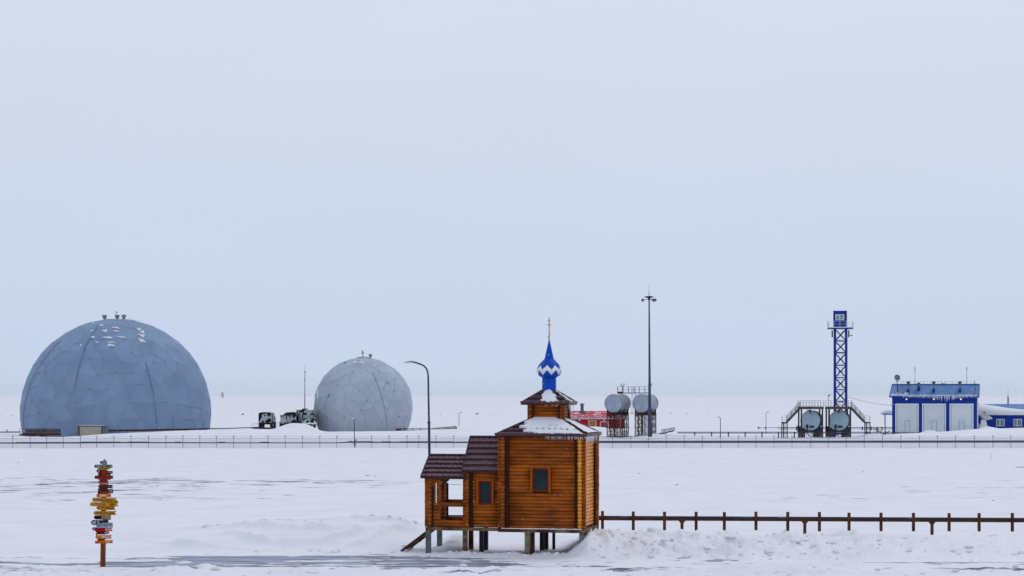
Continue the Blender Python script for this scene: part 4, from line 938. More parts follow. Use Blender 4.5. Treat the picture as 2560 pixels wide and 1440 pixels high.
# ------------------------------------------------------------------ masts and small lamps
f = Fr(762, 1070, 378); root = empty('whip_mast', f.o, 'thin whip antenna mast beside the smaller dome', 'mast')
mb = MB(); mb.tube((0, 0, -1), f.p(762, 985), .085, .075, 8); mb.tube(f.p(762, 985), f.p(762.4, 930), .06, .055, 8); mb.tube(f.p(762.4, 930), f.p(762.5, 908), .03, .02, 6); mb.lathe([(.12, -.1), (.12, .1)], 8, f.p(762.4, 930)); mb.lathe([(.12, -.1), (.12, .1)], 8, f.p(762.2, 950)); mb.build('mast', galv, root)
f = Fr(751, 1062, 352); root = empty('marker_post', f.o, 'short dark post on the snow heap by the trucks', 'post'); mb = MB(); mb.bar(f.p(751, 1075), f.p(751, 1044), .09); mb.bar(f.p(751, 1044), f.p(753, 1046), .12); mb.build('post', darksteel, root)
def small_lamp(x, ytop, ybot, d, side, label, r=.06):
    f = Fr(x, ybot, d); g_ = G(f.o.x, d); root = empty('yard_lamp', (f.o.x, d, g_), label, 'lamp post', group='slim yard lamps on the snow'); f.y0 = HY+F*(EYE-g_)/d
    mb = MB(); mb.tube((0, 0, -.4), f.p(x, ytop), r, r*.8, 8); mb.build('pole', galv, root)
    mb = MB(); mb.bar(f.p(x, ytop+1), f.p(x+side*5.5, ytop-1.5), .10, .06); mb.box(min(f.X(x+side*2), f.X(x+side*7)), max(f.X(x+side*2), f.X(x+side*7)), -.15, .15, f.Z(ytop), f.Z(ytop-2.2)); mb.build('lamp_head', beige, root)
small_lamp(1147.5, 1032, 1066, 385, 1, 'slim yard lamp between the smaller dome and the chapel roof')
small_lamp(1801, 1044, 1092, 340, -1, 'slim yard lamp among the low rails right of the tall mast', .07)
small_lamp(1915, 1032, 1069, 400, 1, 'slim yard lamp left of the ladder platform')
f = Fr(886.5, 1120, 302); root = empty('control_post', f.o, 'slim pole with grey control box at the fence before the smaller dome', 'post')
mb = MB(); mb.tube(f.p(886.5, 1124), f.p(885.5, 1047), .07, .05, 8); mb.build('pole', darksteel, root)
mb = MB(); mb.box(f.X(887.5), f.X(892), -.15, .15, f.Z(1105), f.Z(1098.5)); mb.build('control_box', beige, root)
mb = MB(); mb.bar(f.p(885.5, 1047), f.p(881.5, 1045.5), .08, .06); mb.box(f.X(880), f.X(883), -.1, .1, f.Z(1048), f.Z(1045.5)); mb.build('lamp_head', white, root)
mb = MB(); mb.bar(f.p(878, 1103), f.p(878, 1101), .1); mb.bar(f.p(879, 1109), f.p(888, 1111), .06); mb.path([f.p(889, 1105), f.p(890, 1111), f.p(888, 1116)], .05); mb.build('cable', darksteel, root)
# tall lighting mast
f = Fr(1624.5, 1086, 330); root = empty('lighting_mast', f.o, 'tall tapering grey floodlight mast rising above the round tanks', 'mast')
mb = MB(); mb.tube(f.p(1625, 1092), f.p(1624.2, 1040), .36, .30, 12); mb.tube(f.p(1624.2, 1040), f.p(1624, 960), .27, .215, 12); mb.tube(f.p(1624, 960), f.p(1622.8, 748), .2, .11, 12); mb.tube(f.p(1622.8, 748), f.p(1622.5, 728), .05, .04, 6); mb.tube(f.p(1622.5, 728), f.p(1622.5, 710), .025, .015, 6); mb.build('pole', mat('slate_mast_paint', tg(58, 70, 92), .5, c2=tg(44, 50, 66), scale=.4), root)
mb = MB(); mb.lathe([(.25, -.15), (.6, 0), (.6, .12), (.25, .2)], 12, f.p(1622.8, 743)); mb.bar(f.p(1611, 748.5), f.p(1634, 748), .09); mb.tube(f.p(1622.8, 750), f.p(1622.8, 741), .2, .2, 8); mb.build('lamp_crown', darksteel, root)
for x, s in ((1609, -1), (1631, 1), (1636, 1)):
    mb = MB(); mb.bar(f.p(x, 753 if x != 1636 else 752), f.p(x+s*4.5-(2 if s < 0 else -2)*0, 748), .14, .45); mb.build('floodlight', steel, root)
for x in (1614, 1630):
    mb = MB(); mb.box(f.X(x)-.22, f.X(x)+.22, -.5, -.2, f.Z(744), f.Z(741.5)); mb.build('floodlight', darksteel, root)

# ------------------------------------------------------------------ elevated tanks on trestles
def cyl_y(mb, c, R, L_, ang, n=28, mi=0, dish=.12, mi2=None):
    dx, dy = math.sin(ang), math.cos(ang); a = Vector(c); b = a+Vector((dx, dy, 0))*L_; ax = Vector((dx, dy, 0))
    mb.tube(a, b, R, R, n, mi, cap=False)
    for q, s in ((a, -1), (b, 1)):
        sd = Vector((dy, -dx, 0)); vs = [q+ax*s*dish*(.0) + sd*math.cos(2*math.pi*i/n)*R+Vector((0, 0, 1))*math.sin(2*math.pi*i/n)*R for i in range(n)]
        vs += [q+ax*s*dish+(v-q)*.6 for v in vs] + [q+ax*s*dish*1.2]
        fs = [(i, (i+1) % n, n+(i+1) % n, n+i) for i in range(n)] + [(n+i, n+(i+1) % n, 2*n) for i in range(n)]
        mb.add(vs, fs, mi if mi2 is None else mi2, .5)
rim_m = mat('tank_rim_rust', tg(104, 84, 74), .6, c2=tg(86, 92, 106), scale=1.2)
def elevated_tank(xc, label, xs0, xs1, d=338, L_=6.6, base=1094):
    f = Fr(xc, base, d); root = empty('elevated_tank', f.o, label, 'tank', 0, 'round tanks on rusty trestles'); ang = math.radians(16)
    c = f.p(xc, 1008.5); R = 22.2*f.s
    mb = MB(); cyl_y(mb, c, R, L_, ang, 28, 0, .1, 1); bo = mb.build('tank', [tankrust, tankm], root, smooth=False)
    mb = MB()
    dx, dy = math.sin(ang), math.cos(ang)
    for s_ in (0.02, L_-.02):
        q = c+Vector((dx, dy, 0))*s_; n = 28; sd = Vector((dy, -dx, 0))
        pts = [q+sd*math.cos(2*math.pi*i/n)*R*1.012+Vector((0, 0, 1))*math.sin(2*math.pi*i/n)*R*1.012 for i in range(n+1)]; mb.path(pts, .05, 5)
    mb.build('rim', rim_m, bo)
    zt = f.Z(1031)+.1; zbm = f.Z(1035)
    # saddles and trestle: rows of legs in pairs with bracing
    mb = MB(); x0, x1 = f.X(xs0), f.X(xs1); wl = 17*f.s
    ax = Vector((dx, dy, 0))
    for k, s_ in enumerate((.35, L_*.5, L_-.35)):
        q = c+ax*s_; xa, xb = q.x-1.2, q.x+1.2; y = q.y
        mb.prism([(xa, zbm-.25), (xb, zbm-.25), (xb, zbm+.9), (q.x+.8, zbm+.35), (q.x, zbm+.12), (q.x-.8, zbm+.35), (xa, zbm+.9)], y-.1, y+.1)
    q0, q1 = c+ax*.35, c+ax*(L_-.35)
    for s in (-1.15, 1.15): mb.bar((q0.x+s, q0.y, zbm-.2), (q1.x+s, q1.y, zbm-.2), .2, .25)
    mb.build('saddle', rust_dark, root)
    zl = f.Z(1093); nb = 5
    for k in range(nb):
        q = c+ax*(.35+(L_-.7)*k/(nb-1))
        for s in (-1.15, 1.15) if k not in (1, 3) else (-1.0, .2, 1.15):
            mb = MB(); x_ = q.x+s; mb.bar((x_, q.y, zl-.3), (x_, q.y, zbm-.2), .17 if k in (0, nb-1) else .12); mb.build('leg', steel_rust if k == 0 else rust_dark, root)
    mb = MB()
    for k in range(nb):
        q = c+ax*(.35+(L_-.7)*k/(nb-1)); zs = [zl, zl+(zbm-zl)*.33, zl+(zbm-zl)*.66, zbm-.25]
        for i in range(3):
            for (a, b) in ((-1.15, 0), (0, -1.15), (0, 1.15), (1.15, 0)): mb.bar((q.x+a, q.y, zs[i]), (q.x+b, q.y, zs[i+1]), .055)
        mb.bar((q.x-1.15, q.y, zl+.05), (q.x+1.15, q.y, zl+.05), .15)
        if k < nb-1:
            qn = c+ax*(.35+(L_-.7)*(k+1)/(nb-1))
            for s in (-1.15, 1.15):
                for i in range(3): mb.bar((q.x+s, q.y, zs[i]), (qn.x+s, qn.y, zs[i+1]), .05); mb.bar((qn.x+s, qn.y, zs[i]), (q.x+s, q.y, zs[i+1]), .05)
    mb.build('bracing', rust_dark, root)
    return f, root, c, ax
fa, ta, ca, axa = elevated_tank(1533.5, 'left one of the two round tanks on rusty trestles', 1517, 1574)
fb, tb, cb_, axb = elevated_tank(1603.7, 'right one of the two round tanks, behind the tall mast', 1587, 1645)
f = Fr(1585, 985, 342); root = empty('tank_walkway', f.o, 'dark railed walkway with ladder across the two high round tanks', 'walkway')
mb = MB(); mb.box(f.X(1544), f.X(1626), 0, .9, f.Z(983.5), f.Z(981.5)); mb.box(f.X(1544), f.X(1557), -.05, .95, f.Z(984.5), f.Z(979)); mb.build('deck', rust_dark, root)
mb = MB(); 
for yy in (0, .9): rail(mb, [f.p(1544.5, 982, yy), f.p(1626, 982, yy)], f.Z(966.5)-f.Z(982), .88, .02, (1.0, .5), .05)
mb.build('railing', darksteel, root)
mb = MB()
for x in (1580, 1589): mb.bar(f.p(x, 966, .4), f.p(x, 1034, .4), .05)
for k in range(20): mb.bar(f.p(1580, 970+k*3.3, .4), f.p(1589, 970+k*3.3, .4), .03)
mb.bar(f.p(1573, 1033, .4), f.p(1586, 1033, .4), .1); mb.build('ladder', darksteel, root)
for x in (1556.5, 1625):
    mb = MB(); mb.bar(f.p(x, 984), f.p(x, 968), .12); mb.bar(f.p(x, 968), f.p(x-3.5, 962), .1); mb.bar(f.p(x, 968), f.p(x+3.5, 962), .1); mb.bar(f.p(x-3.8, 963), f.p(x-3.8, 958.5), .12); mb.bar(f.p(x+3.8, 963), f.p(x+3.8, 958.5), .12); mb.build('vent_pipe', darksteel, root)

# ------------------------------------------------------------------ red building
f = Fr(1500, 1080, 425); root = empty('red_building', f.o, 'low red building with snowy red roof behind the chapel', 'building')
mb = MB(); mb.box(f.X(1395), f.X(1562), 0, 8, f.Z(1092), f.Z(1048)); mb.build('wall', redw, root)
mb = MB(); mb.xprism([(-.6, f.Z(1047)), (-.6, f.Z(1042.5)), (4, f.Z(1027.5)), (8.6, f.Z(1043)), (8.6, f.Z(1047))], f.X(1392), f.X(1566)); rr = mb.build('roof', redroof, root)
mb = MB(); mb.box(f.X(1390), f.X(1566), -.72, -.6, f.Z(1048), f.Z(1044.8)); mb.box(f.X(1390), f.X(1566), -.66, -.6, f.Z(1044.0), f.Z(1042.6)); mb.build('fascia', mat('snowy_mauve_fascia', tg(176, 168, 188), .6, scale=1), rr)
mb = MB(); mb.tube(f.p(1456.5, 1033, 3), f.p(1456.5, 1011, 3), .36, .36, 12); mb.lathe([(.75, 0), (.1, .3)], 12, f.p(1456.5, 1011.5, 3)); mb.lathe([(.6, -.2), (.6, .4)], 8, f.p(1456.5, 1033, 2.4)); mb.build('chimney', steel, rr)
mb = MB(); mb.box(f.X(1471), f.X(1491), -.06, 0, f.Z(1070), f.Z(1051)); d_ = mb.build('doorway', white, root); mb = MB(); mb.box(f.X(1472.5), f.X(1489.5), -.1, -.03, f.Z(1070), f.Z(1052.5)); mb.build('door_leaf', brownpl, d_)
mb = MB(); mb.box(f.X(1500), f.X(1522), -.06, 0, f.Z(1070), f.Z(1054)); d_ = mb.build('doorway', white, root); mb = MB(); mb.box(f.X(1501.5), f.X(1520), -.1, -.03, f.Z(1070), f.Z(1055.5)); mb.build('door_leaf', purple, d_)
mb = MB(); mb.box(f.X(1535), f.X(1556), -.06, 0, f.Z(1068), f.Z(1055)); mb.build('panel', purple, root)
for x in (1448.5, 1510):
    mb = MB(); mb.box(f.X(x)-.2, f.X(x)+.2, -.25, 0, f.Z(1052), f.Z(1049)); mb.build('wall_lamp', white, root)

# ------------------------------------------------------------------ ground tanks with stepped platforms
def ground_tank(xc, sgn, label, d=345):
    f = Fr(xc, 1092, d); root = empty('storage_tank', f.o, label, 'tank', 0, 'silver ended tanks under platforms'); ang = math.radians(14.5)
    c = f.p(xc, 1051.5, 1.0); R = 25*f.s
    mb = MB(); cyl_y(mb, c, R, 5.2, ang, 30, 0, .1, 1); mb.build('tank', [tankdark, tanksilver], root)
    mb = MB(); x0, x1 = f.X(xc-24), f.X(xc+31); mb.prism([(x0, f.Z(1081)), (x1, f.Z(1081)), (x1, f.Z(1066)), (f.X(xc+16), f.Z(1072)), (f.X(xc), f.Z(1077)), (f.X(xc-14), f.Z(1073)), (x0, f.Z(1064))], 1.1, 1.5)
    mb.prism([(x0, f.Z(1081)), (x1, f.Z(1081)), (x1, f.Z(1056)), (f.X(xc), f.Z(1076)), (x0, f.Z(1064))], 4.8, 5.2); mb.build('saddle', tankdark, root)
    for a, b in ((-20, -12), (16, 29)):
        mb = MB(); mb.box(f.X(xc+a), f.X(xc+b), 1.2, 5.0, f.Z(1100), f.Z(1081)); mb.build('footing', beam_m, root)
    mb = MB(); mb.path([f.p(xc-8, 1063, .7), f.p(xc-8, 1082, .6), f.p(xc-4, 1090, .6), f.p(xc+8, 1091, .6), f.p(xc+16, 1083, .6)], .07, 6); mb.path([f.p(xc-8, 1082, .5), f.p(xc+40, 1082, .5)], .06, 6)
    mb.lathe([(.12, -.35), (.22, 0), (.12, .35)], 8, f.p(xc-8, 1066, .8)); mb.lathe([(.2, 0), (.2, .3)], 8, f.p(xc+1, 1069, .8)); mb.lathe([(.2, 0), (.2, .3)], 8, f.p(xc+7, 1069, .8))
    for k in range(9): mb.bar(f.p(xc-12+k*4, 1082+(k % 3)*2, .6), f.p(xc-9+k*4, 1091-(k % 2)*3, .6), .08)
    mb.build('valves', darksteel, root)
    mb = MB(); mb.box(f.X(xc-6), f.X(xc+4), 1.2, 2.2, f.Z(1027), f.Z(1025)); mb.bar(f.p(xc, 1024, 1.0), f.p(xc, 1033, .8), .14); mb.build('hatch', darksteel, root)
    return f
dkb = mat('dark_brown_steel', tg(78, 72, 68), .7, c2=tg(56, 48, 44), scale=1.5)
def stair_platform(xa, xb, xl, sgn, label, d=343.5):
    """deck xa..xb, stair sloping to landing, ladder at xl"""
    f = Fr((xa+xb)/2, 1094, d); root = empty('stair_platform', f.o, label, 'platform', 0, 'brown stair platforms over the silver tanks')
    mb = MB(); mb.box(f.X(xa), f.X(xb), -.2, 3.4, f.Z(1023), f.Z(1016.5)); mb.build('deck', dkb, root)
    mb = MB(); z1_ = f.Z(1001.5); zd = f.Z(1016.5)
    for yy in (-.15, 3.3): rail(mb, [(f.X(xa), yy, zd), (f.X(xb), yy, zd)], z1_-zd, .98, .018, (1.0, .62, .2), .055)
    mb.build('railing', darksteel, root)
    for x in (xa+2.5, xb-3):
        for yy in (0, 3.2):
            mb = MB(); mb.bar((f.X(x), yy, f.Z(1100)), (f.X(x), yy, f.Z(1023)), .24); mb.build('leg', mat('brown_black_post', tg(50, 42, 42), .7, scale=2), root)
    xe = xa if sgn < 0 else xb; xt = xl
    a = f.p(xe, 1020, .3); b = f.p(xe+sgn*33, 1055, .3)
    mb = MB()
    for yy in (0, .9):
        mb.bar((a.x, yy, a.z), (b.x, yy, b.z), .07, .32)
    for k in range(9):
        q = a.lerp(b, (k+.5)/9); mb.box(q.x-.13, q.x+.13, 0, .9, q.z-.02, q.z+.02)
    mb.build('stair', dkb, root)
    mb = MB()
    for yy in (0, .9):
        for h_ in (.35, .7, 1.05): mb.bar((a.x, yy, a.z+h_), (b.x, yy, b.z+h_), .045)
        for k in (0, .33, .66, 1): q = a.lerp(b, k); mb.bar((q.x, yy, q.z), (q.x, yy, q.z+1.05), .05)
    c2_ = Vector((b.x+sgn*.9, 0, b.z))
    for h_ in (.35, .7, 1.05): mb.bar((b.x, 0, b.z+h_), (c2_.x, 0, b.z+h_), .04)
    mb.bar((c2_.x, 0, b.z), (c2_.x, 0, b.z+1.05), .06); mb.build('stair_railing', darksteel, root)
    mb = MB(); mb.box(min(b.x, c2_.x), max(b.x, c2_.x), -.05, .95, b.z-.25, b.z); mb.build('landing', dkb, root)
    mb = MB(); zbt = f.Z(1097 if sgn < 0 else 1087)
    xs = sorted((b.x, c2_.x)); ex = .12 if sgn < 0 else 0
    mb.bar((xs[0]-ex, 0, zbt), (xs[0], 0, b.z), .14); mb.bar((xs[1], 0, zbt), (xs[1], 0, b.z), .14); mb.bar((xs[0]+.28, 0, zbt), (xs[0]+.28, 0, b.z), .16)
    k = zbt
    while k < b.z-.1: mb.bar((xs[0], -.02, k), (xs[1], -.02, k), .05); k += .22
    mb.build('ladder', mat('brown_black_post', tg(50, 42, 42)), root)
stair_platform(2001, 2059, 1967, -1, 'brown stair platform over the left silver tank, stair on its left')
stair_platform(2070.5, 2129, 2165, 1, 'brown stair platform over the right silver tank, stair on its right')
ground_tank(2027.5, -1, 'silver ended tank left of the blue tower foot'); ground_tank(2099, 1, 'silver ended tank in front of the blue tower foot')

# ------------------------------------------------------------------ blue observation tower
f = Fr(2101.5, 1090, 372); root = empty('observation_tower', f.o, 'blue lattice tower with railed cabin on top', 'tower', -PHI)
xl_, xr_ = f.X(2087), f.X(2115); W2 = (xr_-xl_)/2; xm = (xl_+xr_)/2; dep = 2*W2; off = 0
zt = f.Z(822)
cor = [(xl_, 0), (xr_, 0), (xr_+off, dep), (xl_+off, dep)]
for x, y in cor:
    mb = MB(); mb.bar((x, y, -1), (x, y, zt), .42 if y == 0 else .34); mb.build('leg', bluest, root)
mb = MB(); lv = [f.Z(v) for v in (1085, 1040, 1004, 974, 944, 913, 882, 852, 822)]
for i in range(len(lv)-1):
    a, b = lv[i], lv[i+1]
    for p_, q_ in ((0, 1), (1, 2), (2, 3), (3, 0)):
        (xa, ya), (xb, yb) = cor[p_], cor[q_]
        mb.bar((xa, ya, a), (xb, yb, a), .18); mb.bar((xa, ya, a), (xb, yb, b), .14); mb.bar((xb, yb, a), (xa, ya, b), .2 if p_ == 0 else .13)
    if i < 6: mb.box((xl_+xr_)/2-.22, (xl_+xr_)/2+.22, -.06, -.02, (a+b)/2-.2, (a+b)/2+.2)
mb.build('bracing', bluest, root)
mb = MB()
for k in range(26): z = f.Z(1075)+k*(zt-f.Z(1075))/26; mb.bar((xl_+.1, .3, z), (xr_-.1, .3, z), .04)
for x in (xm-.3, xm+.3): mb.bar((x, .3, 0), (x, .3, zt), .04)
mb.build('ladder', steel, root)
mb = MB(); mb.box(f.X(2069.5), f.X(2131.5), -1.2, dep+1.0, f.Z(822), f.Z(819.5)); mb.build('platform', bluest, root)
mb = MB(); zp = f.Z(819.5); x0, x1 = f.X(2070), f.X(2131)
rail(mb, [(x0, -1.15, zp), (x1, -1.15, zp), (x1, dep+.9, zp), (x0, dep+.9, zp), (x0, -1.15, zp)], f.Z(803.5)-zp, 1.15, .022, (1.0, .55), .05); mb.box(x0, x1, -1.2, -1.16, zp, zp+.14); mb.build('railing', white, root)
mb = MB(); c0, c1 = f.X(2083.5), f.X(2116); mb.box(c0, c1, -.2, dep, zp, f.Z(778)); 
cbn = mb.build('cabin', bluew, root)
mb = MB()
for x in (c0, c1-.28): mb.box(x, x+.28, -.25, .05, zp, f.Z(776.5))
mb.box(c0, c1, -.26, -.2, f.Z(779), f.Z(777)); mb.box(c1-.05, c1+.03, -.2, dep, zp, f.Z(777)); mb.build('cabin_frame', bluest, cbn)
mb = MB(); mb.box(f.X(2089), f.X(2110.5), -.26, -.2, f.Z(800.5), f.Z(786)); wf = mb.build('window', white, cbn)
for a, b in ((2091, 2098.5), (2100, 2108.5)): mb = MB(); mb.box(f.X(a), f.X(b), -.30, -.25, f.Z(799), f.Z(787.5)); mb.build('pane', glass_l, wf)
for x in (2080.5, 2121.5):
    mb = MB(); mb.box(f.X(x-1.6), f.X(x+1.6), .3, .6, f.Z(843), f.Z(826)); mb.bar((f.X(x), .45, f.Z(828)), (f.X(x), .45, zt), .06); mb.build('panel_antenna', black, root)
mb = MB(); mb.bar(f.p(2122, 838, .5), f.p(2131, 838.5, .5), .08); mb.box(f.X(2127), f.X(2130), .3, .6, f.Z(840), f.Z(837)); mb.build('camera', darksteel, root)
mb = MB(); pts = []
for k in range(13):
    t = k/12; pts.append(Vector((f.X(2118+t*112), -.5, f.Z(992+22*t+t*(1-t)*14))))
mb.path(pts, .025, 4); cbl = mb.build('hanging_cable', darksteel, None); cbl.location = f.o; tag(cbl, 'thin cable sagging from the blue tower to the garage', 'cable')
f = Fr(2071, 1001, 350); g_ = G(f.o.x, 350); f.y0 = HY+F*(EYE-g_)/350; root = empty('floodlight_pole', (f.o.x, 350, g_), 'slim pole with twin heads beside the blue tower', 'lamp post')
mb = MB(); mb.tube((0, 0, 0), f.p(2071, 990), .05, .04, 6); mb.bar(f.p(2071, 991), f.p(2076, 986), .08, .14); mb.bar(f.p(2071, 990), f.p(2070, 986), .08); mb.build('pole', darksteel, root)

# ------------------------------------------------------------------ garage
f = Fr(2335, 1084, 366); root = empty('garage_building', f.o, 'blue garage with three pale roller doors and icicles on the eave', 'garage', -PHI); GAR = f
xg0, xg1 = f.X(2232), f.X(2440); Dg = 11.0; zw = f.Z(988)
mb = MB(); mb.box(xg0, xg1, 0, Dg, -1.5, zw); mb.build('wall', bluew, root)
z_e, z_r = f.Z(990.5), f.Z(961); xe0, xe1 = f.X(2225.5), f.X(2444.5)
ru0 = f.X(2231); 
mb = MB(); n = 110; yr = 4.2; prof_ = []
xs = [ru0-.3+(xe1-ru0+.3)*i/(2*n) for i in range(2*n+1)]
for x_shift, yy, zz in ((0, -.7, z_e), (0, yr, z_r)):
    pass
vs = []; 
for i in range(2*n+1):
    fx = i/(2*n); hh = .05 if i % 2 else 0
    vs.append((xe0+(xe1-xe0)*fx, -.7, z_e+hh)); vs.append((ru0+(f.X(2447)-ru0)*fx, yr, z_r+hh)); vs.append((ru0+(f.X(2447)-ru0)*fx, Dg+.6, z_e+hh+.3))
fs = []
for i in range(2*n): fs += [(3*i, 3*i+3, 3*i+4, 3*i+1), (3*i+1, 3*i+4, 3*i+5, 3*i+2)]
mb.add(vs, fs, 0, .5); rf = mb.build('roof', blueroof, root, fixn=False)
mb = MB(); mb.box(xe0, xe1, -.76, -.7, z_e-.24, z_e+.02); mb.bar((xe0+.02, -.72, z_e-.1), (ru0, yr, z_r-.08), .12, .25); mb.bar((xe1, -.72, z_e-.1), (f.X(2447), yr, z_r-.08), .12, .25); mb.bar((ru0, yr, z_r+.06), (f.X(2447), yr, z_r+.06), .3, .12)
mb.add([(xe0, -.7, z_e-.22), (xe1, -.7, z_e-.22), (xe1, 0, z_e-.18), (xe0, 0, z_e-.18)], [(0, 1, 2, 3)]); mb.prism([(xg0, zw), (xg1, zw), (xg1, z_r-.3), (xg0+.2, z_r-.3)], yr-.1, yr+.1); mb.build('fascia', bluew, rf)
mb = MB()
for k in range(190):
    x = random.uniform(f.X(2258), f.X(2440)); mid_ = math.exp(-((x-f.X(2365))/2.2)**2); l_ = random.uniform(.05, .3)+mid_*random.uniform(.1, .85)
    mb.tube((x, -.78, z_e-.0), (x, -.78, z_e-.05-l_), .04, .006, 5)
mb.build('icicles', ice, root)
mb = MB(); rs = random.Random(4)
for k in range(95):   # snow left in the troughs above the eave
    x = f.X(2229)+k*(f.X(2440)-f.X(2229))/95; Ln = rs.uniform(.25, .8) if k > 18 else rs.uniform(.8, 2.2); t_ = Ln/6.5
    t_ = min(t_, .6); a = Vector((x, -.72, z_e+.07)); b = Vector((x+.12, -.7+(yr+.7)*t_, z_e+(z_r-z_e)*t_+.04)); mb.bar(a, b, .09, .05)
mb.build('roof_snow', snow, rf)
for x0, x1 in ((2240, 2297.5), (2306, 2364), (2373, 2431)):
    X0, X1 = f.X(x0), f.X(x1); zt_ = f.Z(1009); mb = MB(); t = .22
    mb.box(X0, X0+t, -.12, 0, -1.5, zt_); mb.box(X1-t, X1, -.12, 0, -1.5, zt_); mb.box(X0+t, X1-t, -.12, 0, zt_-t*.8, zt_); d_ = mb.build('garage_door', white, root)
    mb = MB(); mb.box(X0+t, X1-t, -.02, .03, -1.5, zt_-t*.8)
    for k in range(1, 9): z = -.6+k*.62; mb.box(X0+t, X1-t, -.027, -.02, z, z+.02)
    mb.build('door_leaf', doorw, d_)
    xm_ = f.X(x0+ (30 if x0 < 2300 else 29.5)); mb = MB(); z2 = f.Z(1051.5)
    for a, b, c_, e_ in ((xm_-.48, xm_-.42, -1, z2), (xm_+.42, xm_+.48, -1, z2), (xm_-.42, xm_+.42, z2-.06, z2)): mb.box(a, b, -.05, -.02, c_, e_)
    mb.box(xm_-.06, xm_+.06, -.05, -.027, z2-.5, z2-.42); mb.build('wicket_door', mat('grey_seal', tg(112, 120, 138), .6), d_)
    mb = MB(); mb.box(X0+t, X0+t+.07, -.06, -.02, -1.5, zt_-.2); mb.box(X1-t-.07, X1-t, -.06, -.02, -1.5, zt_-.2); mb.build('door_seal', mat('dark_seal', tg(84, 86, 96), .7), d_)
for x in (2267.5, 2334.5, 2400.5):
    mb = MB(); mb.box(f.X(x)-.22, f.X(x)+.22, -.2, 0, f.Z(1000.5), f.Z(995.5)); l0 = mb.build('wall_lamp', darksteel, root)
    mb = MB(); mb.box(f.X(x)-.12, f.X(x)+.12, -.28, -.2, f.Z(999.5), f.Z(996.5)); mb.build('lamp_glass', lampw, l0)
def yroof(z): return -.7+(yr+.7)*(z-z_e)/(z_r-z_e)
for x in (2271.5, 2334, 2398):
    mb = MB(); z0_ = f.Z(982); mb.box(f.X(x-3.2), f.X(x+3.2), yroof(z0_), yroof(z0_)+1.0, z0_-.5, z0_+.75); v_ = mb.build('roof_vent', bluew, rf)
    mb = MB(); mb.box(f.X(x-1.5), f.X(x+4), yroof(z0_)+.05, yroof(z0_)+1.2, z0_+.6, f.Z(962)); mb.build('duct', mat('blue_grey_duct', tg(96, 112, 140), .5, scale=2), v_)
    mb = MB(); mb.bar(f.p(x-2.5, 953.5, 1.6), f.p(x+1.5, 962, 1.6), .42, .42); mb.bar(f.p(x+1, 961, 1.6), f.p(x+3.6, 953, 1.6), .3, .3); mb.build('cowl', mat('dark_green_grey', tg(66, 84, 98), .5, scale=2), v_)
mb = MB(); z0_ = f.Z(978); mb.box(f.X(2294), f.X(2301), yroof(z0_), yroof(z0_)+.9, z0_-.3, f.Z(966)); v_ = mb.build('roof_vent', bluew, rf); mb = MB(); mb.lathe([(.3, 0), (.36, .5), (.2, .75)], 10, f.p(2297.5, 966, 1.6)); mb.build('cowl', steel, v_)
mb = MB(); mb.bar((ru0+.3, yr+.2, z_r+.55), (f.X(2434), yr+.2, z_r+.5), .03)
for k in range(12): x = ru0+.5+k*(f.X(2434)-ru0-.5)/11; mb.bar((x, yr+.2, z_r), (x, yr+.2, z_r+.55), .03)
for x in (2352.5, 2362.5): mb.bar((f.X(x), yr, z_r), (f.X(x), yr, z_r+.75), .05)
mb.bar((f.X(2352), yr, z_r+.12), (f.X(2363), yr, z_r+.12), .2); mb.build('roof_railing', steel, rf)
mb = MB(); mb.tube(f.p(2434.5, 988, -.3), f.p(2434.5, 952, .5), .05); mb.bar(f.p(2434, 975, .3), f.p(2438, 972, .3), .08); mb.bar(f.p(2434, 970, .3), f.p(2438, 975, .3), .05); mb.build('standpipe', darksteel, root)
mb = MB(); mb.box(f.X(2440), f.X(2442.5), .1, .3, -1.5, zw); mb.tube(f.p(2443.5, 1006, .4), f.p(2444.5, 1020, .4), .15); mb.build('downpipe', white, root)
mb = MB(); mb.box(f.X(2229), f.X(2232), .1, .3, f.Z(1014), f.Z(1010.5)); mb.bar(f.p(2231, 1010, -.1), f.p(2236, 1012, -.1), .09); mb.build('wall_camera', white, root)
def whip(x, ytop, ybot, label):
    o = Fr(x, ybot, 370); r = empty('whip_antenna', o.o, label, 'antenna', group='whip antennas on the garage roof'); mb = MB()
    mb.tube((0, 0, 0), o.p(x, ytop+8), .045, .03, 6); mb.tube(o.p(x, ytop+8), o.p(x, ytop), .07, .06, 6); mb.build('rod', darksteel, r)
whip(2287.3, 917.5, 962, 'left whip antenna on the garage roof'); whip(2417, 917, 962, 'right whip antenna on the garage roof')
fd = Fr(2240, 985, 369); rt = empty('satellite_dish', fd.o, 'dark round satellite dish raised on the garage roof corner', 'satellite dish')
mb = MB(); mb.tube(fd.p(2239.5, 986, -2.5), fd.p(2240.5, 952, -.6), .07, .07, 8); mb.bar(fd.p(2236, 984, -2.0), fd.p(2239.5, 965, -1.6), .05); mb.bar(fd.p(2241, 953, -1), fd.p(2246, 955, -1.4), .05); mb.build('mast', darksteel, rt)
Mz = Matrix.Rotation(math.radians(78), 3, 'X'); Mz = Matrix.Rotation(math.radians(14), 3, 'Z') @ Mz
mb = MB(); R_ = .59; mb.lathe([(.02, -.0), (R_*.5, .03), (R_*.85, .09), (R_, .14), (R_*.97, .16), (R_*.8, .12), (R_*.4, .06), (.02, .04)], 24, fd.p(2239.8, 944.5, -1.0), 0, 0, Mz); mb.build('dish', mat('grey_green_dish', tg(92, 108, 122), .5, c2=tg(78, 92, 106), scale=2), rt)
